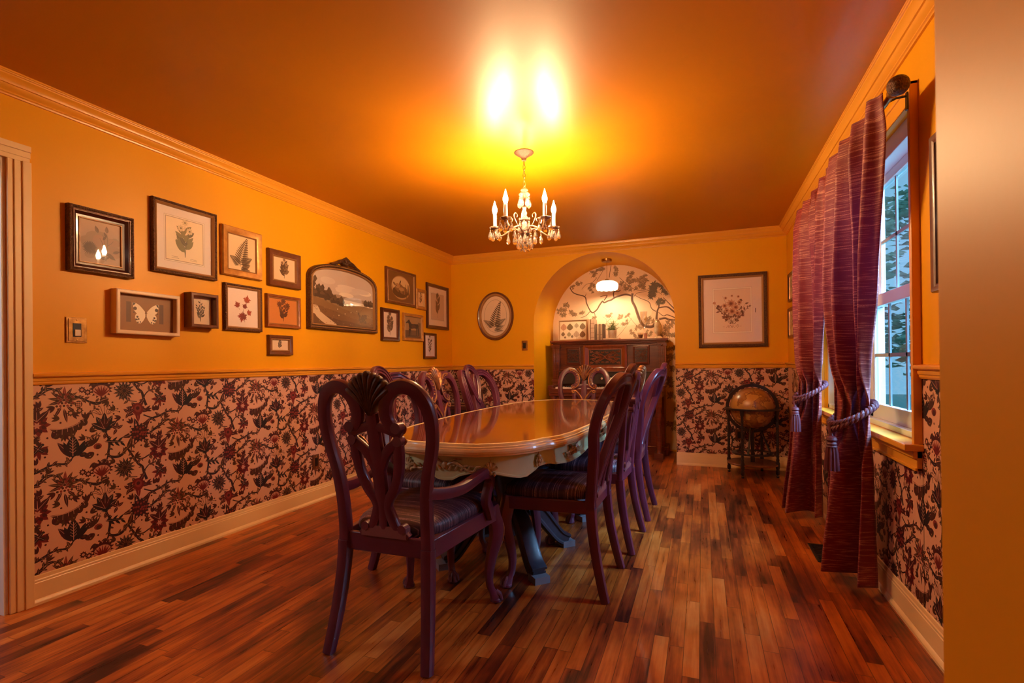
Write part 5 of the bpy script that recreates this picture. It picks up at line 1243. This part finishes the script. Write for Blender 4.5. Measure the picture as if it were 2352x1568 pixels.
b.build('knee_panel', DKORG, og, smooth=0, bevel=.004)

# ------------------------------------------------------------------ things on the organ
TOPZ = 1.3805
t = thing('framed_leaf_print', 'beaded frame of pressed leaves standing on the organ top at left', 'picture', (1.392, 6.40, TOPZ), 0, 'ornaments on the organ')
t.rotation_euler = (-.10, 0, 0)
o = MB(); w, h = .385, .275
fm = frame_mesh('rect', w, h, [(0, 0), (0, .016), (.006, .02), (.016, .018), (.020, .010)]); fm.v = [(x, y, z + h / 2) for x, y, z in fm.v]; fm.build('frame', FRLINE, t, smooth=30)
b = MB()
for k in range(34): b.sphere((-w / 2 + .006 + (w - .012) * k / 33, -.02, h - .006), .0055, 6, 4); 
for k in range(24): b.sphere((-w / 2 + .006, -.02, .006 + (h - .012) * k / 23), .0055, 6, 4)
b.build('beading', FRCRM, t)
d = Draw(); d.poly([(-w / 2 + .018, -h / 2 + .018), (w / 2 - .018, -h / 2 + .018), (w / 2 - .018, h / 2 - .018), (-w / 2 + .018, h / 2 - .018)], rgb(226, 206, 176)); d.up(); a_leaves(d, w - .04, h - .04, random.Random(2), {})
drawmesh('print', d.tris(), lambda x, z, o_: (x, -.010 - o_, z + h / 2), PRINT, t, .00004)
b = MB(); b.box(-w / 2 + .004, w / 2 - .004, -.006, -.001, .003, h - .003); b.build('backing', FRBRN, t, smooth=0)
b = MB(); b.box(-.02, .02, .0, .012, .02, .20); b.build('easel_strut', FRBRN, t, smooth=0)
def book(x, y, w, dpt, h, col, label, z=TOPZ, flat=False, bands=0):
    m = paint('book_cloth_' + str(len(MATS)), col, .6)
    t = thing('book', label, 'book', (x, y, z), 0, 'books on the organ')
    b = MB()
    if flat: b.box(-w / 2, w / 2, -dpt / 2, dpt / 2, 0, .003); b.box(-w / 2, w / 2, -dpt / 2, dpt / 2, h - .003, h); b.box(-w / 2, w / 2, -dpt / 2, -dpt / 2 + .004, 0, h)
    else:
        b.box(-w / 2, -w / 2 + .003, -dpt / 2, dpt / 2, 0, h); b.box(w / 2 - .003, w / 2, -dpt / 2, dpt / 2, 0, h); b.box(-w / 2, w / 2, -dpt / 2, -dpt / 2 + .004, 0, h)
    b.build('cover', m, t, smooth=0, bevel=.001)
    b = MB()
    if flat: b.box(-w / 2 + .004, w / 2 - .004, -dpt / 2 + .004, dpt / 2 - .004, .003, h - .003)
    else: b.box(-w / 2 + .003, w / 2 - .003, -dpt / 2 + .004, dpt / 2 - .004, .004, h - .004)
    b.build('page_block', IVORY, t, smooth=0)
    if bands:
        b = MB()
        for k in range(bands): b.box(-w / 2 - .0004, w / 2 + .0004, -dpt / 2 - .0008, -dpt / 2 + .002, h * (.12 + .22 * k), h * (.12 + .22 * k) + .004)
        b.build('spine_bands', FRBRN, t, smooth=0)
    return t
book(1.626, 6.38, .026, .17, .262, rgb(206, 172, 140), 'tall pale tan book standing beside the framed leaves')
book(1.667, 6.38, .046, .17, .266, rgb(196, 164, 138), 'tallest thick pale book with banded spine', bands=4)
xs = 1.698
for k, (w_, col, nm) in enumerate(((.020, (120, 96, 76), 'grey-brown thin book next to the tall banded book'), (.026, (196, 168, 136), 'cream book second in the short row'), (.018, (140, 110, 84), 'brown thin book in the middle of the short row'), (.024, (186, 158, 128), 'light tan book in the short row, fourth along'), (.018, (96, 72, 54), 'dark brown book closing the short row beside the plant'))):
    book(xs + w_ / 2, 6.38, w_ - .0015, .14, .200 - .004 * (k % 2), rgb(*col), nm, bands=2 if k in (1, 3) else 0); xs += w_
book(1.897, 6.36, .200, .13, .020, rgb(206, 180, 150), 'cream book lying flat under the potted plant', flat=True)
t = thing('potted_plant', 'leafy green plant in a pale cylindrical pot on the organ', 'plant', (1.903, 6.36, TOPZ + .0205), 0, 'ornaments on the organ')
b = MB(); b.lathe([(.046, 0), (.049, .004), (.052, .098), (.047, .098), (.045, .088), (1e-4, .086)], 28); b.build('pot', CERAM, t)
rnd = random.Random(7); b = MB(); c = MB()
for k in range(60):
    a = rnd.random() * 6.28; r1 = rnd.uniform(.01, .088); z1 = rnd.uniform(.12, .235) - r1 * .25
    b.tube([(.015 * cos(a), .015 * sin(a), .085), (r1 * .5 * cos(a), r1 * .5 * sin(a), .085 + (z1 - .085) * .6), (r1 * cos(a), r1 * sin(a), z1)], .0013, 4)
    for q in range(9):
        f = rnd.uniform(.4, 1.05); px, py, pz = r1 * f * cos(a) + rnd.uniform(-.014, .014), r1 * f * sin(a) + rnd.uniform(-.014, .014), .085 + (z1 - .085) * min(1, f * 1.05) + rnd.uniform(-.012, .012)
        M = Matrix.Translation((px, py, pz)) @ Matrix.Rotation(rnd.random() * 6.28, 4, 'Z') @ Matrix.Rotation(rnd.uniform(-.9, .9), 4, 'X'); l = rnd.uniform(.012, .019)
        c.add([M @ Vector(v) for v in ((0, 0, 0), (l * .5, l * .32, .002), (l * 1.1, 0, 0), (l * .5, -l * .32, .002))], [(0, 1, 2, 3)])
b.build('stems', LEAFG, t); c.build('foliage', LEAFG, t, smooth=0, fix=False)
t = thing('glass_hurricane', 'tall clear glass vase on a foot near the right end of the organ', 'vase', (2.276, 6.43, TOPZ), 0, 'ornaments on the organ')
b = MB(); b.lathe([(.034, 0), (.035, .004), (.010, .012), (.008, .075), (.012, .105), (.010, .12), (.014, .128)], 20); b.build('stem_foot', CLEAR, t)
b = MB(); b.lathe([(.014, .126), (.034, .17), (.045, .22), (.042, .28), (.044, .335), (.046, .342), (.044, .342), (.042, .335), (.040, .28), (.043, .22), (.032, .172), (.012, .130)], 24); b.build('glass_bowl', CLEAR, t)
t = thing('glass_tumbler', 'small glass cup holding something brown in front of the hurricane vase', 'glass', (2.250, 6.30, TOPZ), 0, 'ornaments on the organ')
b = MB(); b.lathe([(.020, 0), (.026, .010), (.035, .055), (.037, .075), (.035, .075), (.033, .055), (.024, .012), (1e-4, .008)], 22); b.build('cup', CLEAR, t)
b = MB(); b.lathe([(1e-4, .009), (.022, .011), (.0315, .052), (1e-4, .053)], 20); b.build('contents', FRBRN, t)
t = thing('glass_votive', 'small pink glass votive beside the brown cup', 'votive', (2.309, 6.30, TOPZ), 0, 'ornaments on the organ')
b = MB(); b.lathe([(.017, 0), (.019, .004), (.020, .068), (.017, .068), (.016, .012), (1e-4, .010)], 18); b.build('cup', paint('pink_glass', (.62, .32, .24, 1), .15, coat=.5), t)
t = thing('bird_figurine', 'glazed bird figurine standing at the right end of the organ top', 'figurine', (2.45, 6.40, TOPZ), 0, 'ornaments on the organ')
FIG = paint('glazed_figurine', (.40, .27, .17, 1), .22, coat=.6, col2=(.58, .44, .30, 1), nscale=18)
b = MB(); b.tube(smoothline([(.0, 0, .030), (.0, 0, .07), (-.004, 0, .12), (-.006, 0, .165), (-.010, -.004, .195), (-.012, -.008, .222), (-.012, -.006, .236)], 4), lambda q: interp([(0, .014), (.2, .034), (.45, .043), (.65, .034), (.78, .026), (.9, .024), (1, .008)], q), 16); b.build('body', FIG, t)
b = MB(); b.tube([(-.014, -.028, .218), (-.016, -.044, .212), (-.017, -.050, .203)], lambda q: .007 * (1 - .85 * q), 8); b.build('beak', BRASS, t)
for s in (1, -1):
    b = MB(); b.sphere((s * .036, .008, .115), .03, 12, 8, (.38, .75, 1.7)); b.build('wing', FIG, t)
b = MB(); b.tube([(0, .02, .06), (.01, .055, .025), (.012, .075, .008)], lambda q: .016 * (1 - .5 * q), 8); b.build('tail', FIG, t)
b = MB(); b.lathe([(.048, 0), (.052, .006), (.046, .016), (.030, .034), (1e-4, .036)], 20, lobe=lambda r, z, a, j: (r * (1 + .12 * cos(3 * a + 1)), z)); b.build('base', FIG, t)

# ------------------------------------------------------------------ globe bar in the far right corner
GX, GY, GZ = 3.392, 5.43, .645
gl = thing('floor_globe', 'antique brown floor globe in a black turned-leg stand before the floral wall', 'globe', (GX, GY, 0))
b = MB(); b.sphere((0, 0, GZ), .198, 48, 28); b.build('sphere', GLOBEM, gl, smooth=60)
b = MB(); b.rings([[Vector((r * cos(2 * pi * i / 56), r * sin(2 * pi * i / 56), z)) for i in range(56)] for r, z in ((.202, GZ - .012), (.248, GZ - .012), (.248, GZ + .004), (.202, GZ + .004))], closed=True); b.build('horizon_ring', BLACKW, gl, smooth=30)
b = MB(); b.rings([[Vector((r * cos(2 * pi * i / 56), y, GZ + r * sin(2 * pi * i / 56))) for i in range(56)] for r, y in ((.206, -.012), (.236, -.012), (.236, .012), (.206, .012))], closed=True); b.sphere((0, 0, GZ + .24), .014, 10, 8); b.build('meridian_ring', BLACKW, gl, smooth=30)
for a in (2.78, -2.05 + .0, -.35, 1.1):
    x, y = .222 * cos(a), .222 * sin(a); b = MB()
    pr = [(.012, .0), (.014, .015), (.010, .022), (.018, .035), (.018, .06), (.013, .075), (.019, .10), (.019, .135), (.013, .15)]
    for k in range(8): z = .165 + k * .052; pr += [(.015, z), (.011, z + .018), (.0135, z + .032), (.011, z + .045)]
    pr += [(.016, .59), (.02, GZ - .012)]
    b.lathe(pr, 12, (x, y, 0)); l = b.build('leg', BLACKW, gl)
    b = MB(); b.lathe([(.008, 0), (.012, .004), (.012, .020), (.008, .024)], 12, (x, y, 0)); b.build('caster', BRASS, l)
b = MB(); b.lathe([(1e-4, .108), (.225, .108), (.230, .112), (.230, .120), (.222, .125), (1e-4, .124)], 40); b.build('lower_shelf', FRBRN, gl, smooth=30)
b = MB(); b.rings([[Vector((r * cos(2 * pi * i / 48), r * sin(2 * pi * i / 48), z)) for i in range(48)] for r, z in ((.15, .205), (.185, .205), (.185, .217), (.15, .217))], closed=True)
for a in (.2, 2.3, 4.4): b.tube([(.165 * cos(a), .165 * sin(a), .21), (.09 * cos(a), .09 * sin(a), .40), (.07 * cos(a), .07 * sin(a), .47)], .009, 8)
b.lathe([(.02, .124), (.022, .16), (.014, .20), (.018, .3), (.014, .40), (.03, .445)], 14); b.build('bottle_gallery', BLACKW, gl)

# ------------------------------------------------------------------ ornate register on a stand, far left corner
st = thing('corner_table', 'dark side table in the far left corner carrying the ornate register', 'side table', (.34, 5.36, 0))
b = MB(); b.box(-.24, .24, -.22, .22, .555, .58); b.box(-.22, .22, -.20, .20, .48, .555); b.build('table_top', BLACKW, st, smooth=0, bevel=.004)
for sx in (1, -1):
    for sy in (1, -1):
        b = MB(); b.lathe([(.018, 0), (.014, .04), (.022, .1), (.015, .2), (.022, .38), (.026, .48)], 12, (sx * .19, sy * .17, 0)); b.build('leg', BLACKW, st)
cr = thing('cash_register', 'ornate tiered silvery antique cash register glimpsed between the left chairs', 'cash register', (.34, 5.36, .5805))
b = MB(); b.box(-.20, .20, -.20, .18, 0, .05); b.box(-.185, .185, -.185, .17, .05, .075); b.box(-.17, .17, -.12, .16, .075, .22); b.box(-.15, .15, -.09, .15, .22, .245); b.box(-.13, .13, -.05, .13, .245, .33); b.build('body', FRDARK, cr, smooth=0, bevel=.008)
b = MB()
for w_, d0, z in ((.205, -.205, .045), (.19, -.19, .072), (.175, -.125, .215), (.155, -.095, .24), (.137, -.055, .325)): b.box(-w_, w_, d0, .16, z, z + .012)
fret(b, 0, .15, .14, .055, -.124, .005); fret(b, 0, .285, .11, .035, -.054, .004)
b.build('scroll_mounts', CHROMEP, cr, smooth=20)
for k in range(12):
    b = MB(); x = -.13 + (k % 6) * .052; y = -.17 + (k // 6) * .03; b.tube([(x, y + .03, .08), (x, y, .098 + (k // 6) * .015)], .003, 5); b.sphere((x, y, .102 + (k // 6) * .015), .011, 10, 6, (1, 1, .5)); b.build('register_key', IVORY, cr)
b = MB(); b.lathe([(.05, .337), (.03, .345), (.012, .352), (.016, .362), (.010, .368), (.014, .378), (1e-4, .392)], 14, (0, .04, 0)); b.build('finial', CHROMEP, cr)

# ------------------------------------------------------------------ curtains, tie-backs and rod
def curtain(name, label, prof, seed, pleats):
    """prof: rows (z, near end xy, far end xy, fold depth)"""
    zs = [p[0] for p in prof]
    def at(z, i, j=None):
        tab = sorted((p[0], p[i] if j is None else p[i][j]) for p in prof)
        # smooth monotone-ish interpolation
        for (a, u), (b_, v) in zip(tab, tab[1:]):
            if z <= b_:
                t = (z - a) / (b_ - a); t = t * t * (3 - 2 * t) * .5 + t * .5; return u + (v - u) * t
        return tab[-1][1]
    rnd = random.Random(seed); ph = [rnd.uniform(-.35, .35) for _ in range(pleats + 2)]; am = [rnd.uniform(.65, 1.2) for _ in range(pleats + 2)]
    NS, NZ_ = pleats * 16, 110; z0, z1 = min(zs), max(zs); vs, uv = [], []
    for r in range(NZ_ + 1):
        z = z1 + (z0 - z1) * r / NZ_
        S = Vector((at(z, 1, 0), at(z, 1, 1))); E_ = Vector((at(z, 2, 0), at(z, 2, 1))); A = at(z, 3); L = (E_ - S); nn = Vector((-L.y, L.x)).normalized()
        if nn.x > 0: nn = -nn
        if abs(nn.x) < .5 and nn.y > 0: nn = -nn
        for k in range(NS + 1):
            s = k / NS; q = s * pleats; i = int(min(q, pleats - 1e-6))
            a_ = am[i] * (1 - (q - i)) + am[i + 1] * (q - i)
            w = sin(2 * pi * q + ph[i] * (1 - (q - i)) + ph[i + 1] * (q - i) + .35 * sin(z * 2.1 + i))
            w = w * (.8 + .2 * abs(w))
            lo = at(z, 4); w2 = sin(2 * pi * (1.5 * s + .18)) + .25 * sin(2 * pi * 3.1 * s + 2 * z)
            ss = s + .012 * sin(4 * pi * q) * min(1, A / .04)
            ed = min(1, min(s, 1 - s) * pleats * 2 + .25)
            P = S + L * ss + nn * ((A * a_ * w + lo * w2) * ed)
            vs.append((min(P.x, W - .012), P.y, z + .004 * sin(q * 3))); uv.append((s * 2.0, z))
    fs = [(r * (NS + 1) + k, r * (NS + 1) + k + 1, (r + 1) * (NS + 1) + k + 1, (r + 1) * (NS + 1) + k) for r in range(NZ_) for k in range(NS)]
    me = bpy.data.meshes.new(name); me.from_pydata(vs, [], fs); me.materials.append(CURT); me.shade_smooth()
    ul = me.uv_layers.new(name='UVMap'); ul.data.foreach_set('uv', [c for p in me.polygons for v in p.vertices for c in uv[v]])
    o = bpy.data.objects.new(name, me); COL.objects.link(o)
    md = o.modifiers.new('thick', 'SOLIDIFY'); md.thickness = .0025; md.offset = 0
    return tag(o, label, 'curtain', 'burgundy window curtains')
near = [(2.125, (3.600, 2.315), (3.575, 3.12), .026, 0), (2.09, (3.600, 2.315), (3.575, 3.12), .030, 0), (2.0, (3.615, 2.34), (3.57, 3.12), .045, 0), (1.42, (3.645, 2.54), (3.56, 3.07), .048, .03), (1.10, (3.665, 2.70), (3.545, 2.93), .036, .04), (.90, (3.672, 2.80), (3.535, 2.80), .028, .015), (.82, (3.672, 2.80), (3.535, 2.82), .026, .015), (.60, (3.70, 2.82), (3.535, 2.99), .018, .060), (.045, (3.715, 2.82), (3.525, 3.06), .014, .090)]
far = [(2.125, (3.600, 3.22), (3.585, 4.12), .026, 0), (2.09, (3.600, 3.22), (3.585, 4.12), .030, 0), (2.0, (3.60, 3.24), (3.58, 4.12), .045, 0), (1.42, (3.625, 3.42), (3.575, 4.06), .045, .025), (1.10, (3.65, 3.62), (3.56, 3.96), .036, .035), (.95, (3.672, 3.80), (3.545, 3.84), .028, .015), (.86, (3.672, 3.81), (3.545, 3.86), .026, .015), (.60, (3.69, 3.90), (3.51, 4.00), .018, .060), (.045, (3.71, 3.98), (3.465, 4.10), .014, .090)]
curtain('curtain', 'near burgundy curtain panel with pale slub stripes, tied back beside the window', near, 4, 4)
curtain('curtain', 'far burgundy curtain panel with pale slub stripes, tied back toward the corner', far, 9, 4)
def tieback(cx, cy, z, label):
    t = thing('curtain_tieback', label, 'tieback', (cx, cy, z), 0, 'curtain tiebacks')
    b = MB()
    for ph in range(2):
        pts = []
        for i in range(120):
            a = 2 * pi * i / 120; hx = .090 * cos(a); hy = .074 * sin(a); hz = .050 * cos(a) + .012 * sin(a)
            q = i * 2 * pi * 16 / 120 + ph * pi; r = .0075
            pts.append((hx + r * cos(q) * cos(a), hy + r * cos(q) * sin(a), hz + r * sin(q)))
        b.tube(pts, .0085, 6, True)
        pts = []
        for i in range(120):
            a = 2 * pi * i / 120; hx = .092 * cos(a); hy = .076 * sin(a); hz = .062 * cos(a) - .020
            q = i * 2 * pi * 16 / 120 + ph * pi; r = .0075
            pts.append((hx + r * cos(q) * cos(a), hy + r * cos(q) * sin(a), hz + r * sin(q)))
        b.tube(pts, .0085, 6, True)
    b.build('rope', ROPE, t)
    b = MB(); o = (-.094, -.045, 0)
    b.tube([(-.098, -.02, -.05), (-.098, -.035, -.08), o[:2] + (-.11,)], .008, 7)
    b.lathe([(.008, -.105), (.020, -.112), (.024, -.124), (.018, -.134), (.023, -.142), (.021, -.150), (.024, -.156)], 16, o); b.build('tassel_head', ROPE, t)
    b = MB(); rnd = random.Random(1)
    b.lathe([(.020, -.152), (.026, -.19), (.030, -.268), (.006, -.270)], 26, o, lobe=lambda r, zz, a, j: (r * (1 + .10 * cos(13 * a)), zz)); b.build('tassel_fringe', ROPE, t)
    return t
tieback(3.605, 2.81, .855, 'twisted mauve cord tieback with tassel around the near curtain')
tieback(3.610, 3.835, .905, 'twisted mauve cord tieback with tassel around the far curtain')
rd = thing('curtain_rod', 'bronze curtain rod with mercury-glass ball finials above the window', 'curtain rod', (3.632, 0, 2.112))
b = MB(); b.tube([(0, 2.33, 0), (0, 4.14, 0)], .0115, 12); b.build('rod', BRASS, rd)
for y, s in ((2.318, -1), (4.152, 1)):
    b = MB(); b.lathe([(.0115, .0), (.018, .004), (.020, .014), (.015, .020), (.019, .026), (.019, .034), (.012, .040), (.014, .044)], 18, (0, y, 0), M=Matrix.Rotation(s * -pi / 2, 4, 'X')); b.build('finial_collar', BRASS, rd)
    b = MB(); b.sphere((0, y + s * .072, 0), .036, 24, 16); b.build('finial_ball', FRBRZ, rd)
for y, xw in ((2.434, .088), (4.155, .096)):
    b = MB(); b.tube([(.0, y, -.016), (.0, y, .0), (.02, y, .022), (.05, y, .034), (xw - .003, y, .036)], .005, 7); b.box(xw - .006, xw, y - .008, y + .008, -.02, .05); b.build('wall_bracket', BLACKW, rd)

# floor register near the window
t = thing('floor_vent', 'black metal floor register by the near curtain', 'vent', (3.60, 3.34, 0))
b = MB(); b.box(-.075, .075, -.15, .15, .0005, .006); b.build('grille_frame', STEELG, t, smooth=0, bevel=.002)
b = MB()
for k in range(11): b.box(-.06, .06, -.135 + k * .0255, -.135 + k * .0255 + .012, .006, .009)
b.build('louvres', STEELG, t, smooth=0)

# ------------------------------------------------------------------ outdoors beyond the window
b = MB(); b.box(W + .2, 30, -12, 24, -.35, -.3); struct('lawn', b, LAWN, smooth=0)
def tree(x, y, h, r, seed, label):
    t = thing('tree', label, 'tree', (x, y, -.3), 0, 'trees outside the window'); rnd = random.Random(seed)
    b = MB(); b.tube([(0, 0, 0), (.05, .03, h * .35), (-.03, .05, h * .7)], lambda q: .16 * (1 - .5 * q), 10); b.build('trunk', BARK, t)
    b = MB()
    for k in range(1500):
        u = rnd.uniform(-1, 1); a = rnd.random() * 6.28; q = rnd.uniform(.5, 1) ** .5; s = sqrt(1 - u * u)
        p = Vector((r * q * s * cos(a), r * q * s * sin(a), h * .62 + h * .46 * u * q))
        M = Matrix.Translation(p) @ Matrix.Rotation(rnd.random() * 6.28, 4, 'Z') @ Matrix.Rotation(rnd.uniform(-1.2, 1.2), 4, 'X'); l = rnd.uniform(.10, .22)
        b.add([M @ Vector(v) for v in ((-l, 0, 0), (0, l * .5, .03), (l, 0, 0), (0, -l * .5, .03))], [(0, 1, 2, 3)])
    b.build('foliage', TREEG, t, smooth=0, fix=False)
tree(9.0, 9.4, 4.6, 1.7, 1, 'leafy tree seen through the upper window panes')
tree(8.0, 14.2, 5.2, 1.9, 2, 'leafy tree farther along behind the muntins')
tree(13.6, 13.0, 5.5, 2.2, 3, 'distant leafy tree outside, beyond the nearer ones')

# ------------------------------------------------------------------ light
wd = bpy.data.worlds.new('daylight'); SC.world = wd; wd.use_nodes = True
nt = wd.node_tree; bg = nt.nodes['Background']; bg.inputs[0].default_value = (.52, .68, 1.0, 1); bg.inputs[1].default_value = .62
def portal(loc, rot, sx, sy):
    l = bpy.data.lights.new('sky_portal', 'AREA'); l.shape = 'RECTANGLE'; l.size = sx; l.size_y = sy; l.cycles.is_portal = True
    o = bpy.data.objects.new('sky_portal', l); COL.objects.link(o); o.location = loc; o.rotation_euler = rot
portal((W + .16, (WY0 + WY1) / 2, 1.45), (0, pi / 2, 0), 1.36, 1.65)
def area(name, loc, aim, sx, sy, col, watt):
    l = bpy.data.lights.new(name, 'AREA'); l.shape = 'RECTANGLE'; l.size = sx; l.size_y = sy; l.color = col; l.energy = watt
    o = bpy.data.objects.new(name, l); COL.objects.link(o); o.location = loc
    o.rotation_euler = (Vector(aim) - Vector(loc)).to_track_quat('-Z', 'Y').to_euler(); return o
area('window_daylight', (5.4, 3.0, 2.7), (3.6, 3.1, 1.1), 2.0, 2.0, (.58, .60, 1.0), 760)  # unseen panel added outside to strengthen the daylight coming in
area('side_room_fill', (-.8, .35, 2.38), (-.5, .8, 0), .6, .6, (.90, .90, 1.0), 16)  # unseen cool fill added next door to brighten the doorway jamb
area('hall_fill', (2.2, -1.3, 2.40), (2.2, -1.3, 0), .5, .5, (1.0, .80, .62), 1.5)  # weak warm fill added out of view behind the camera

# ------------------------------------------------------------------ camera
cam = bpy.data.cameras.new('camera'); co = bpy.data.objects.new('camera', cam); COL.objects.link(co)
R_ = Vector((0.9364504, 0.3506197, -0.01124588)); U_ = Vector((0.0118336, 0.00046633, 0.99992987)); F_ = Vector((-0.35060036, 0.93651781, 0.0037124))
co.matrix_world = Matrix(((R_.x, U_.x, -F_.x, 2.945864), (R_.y, U_.y, -F_.y, 0.0), (R_.z, U_.z, -F_.z, 1.109413), (0, 0, 0, 1)))
cam.sensor_width = 36; cam.lens = 1167.1328 * 36 / 2352; cam.shift_y = 44.554 / 2352; cam.clip_start = .05
cam.dof.use_dof = True; cam.dof.focus_distance = 3.0; cam.dof.aperture_fstop = 9.0
SC.camera = co
SC.view_settings.view_transform = 'Standard'; SC.view_settings.look = 'None'; SC.view_settings.gamma = 1.0; SC.view_settings.exposure = 0.82
SC.view_settings.use_curve_mapping = False
SC.cycles.max_bounces = 10; SC.cycles.diffuse_bounces = 5; SC.cycles.glossy_bounces = 5; SC.cycles.transmission_bounces = 8; SC.cycles.transparent_max_bounces = 12
SC.cycles.caustics_reflective = False; SC.cycles.caustics_refractive = False; SC.cycles.sample_clamp_indirect = 6.0
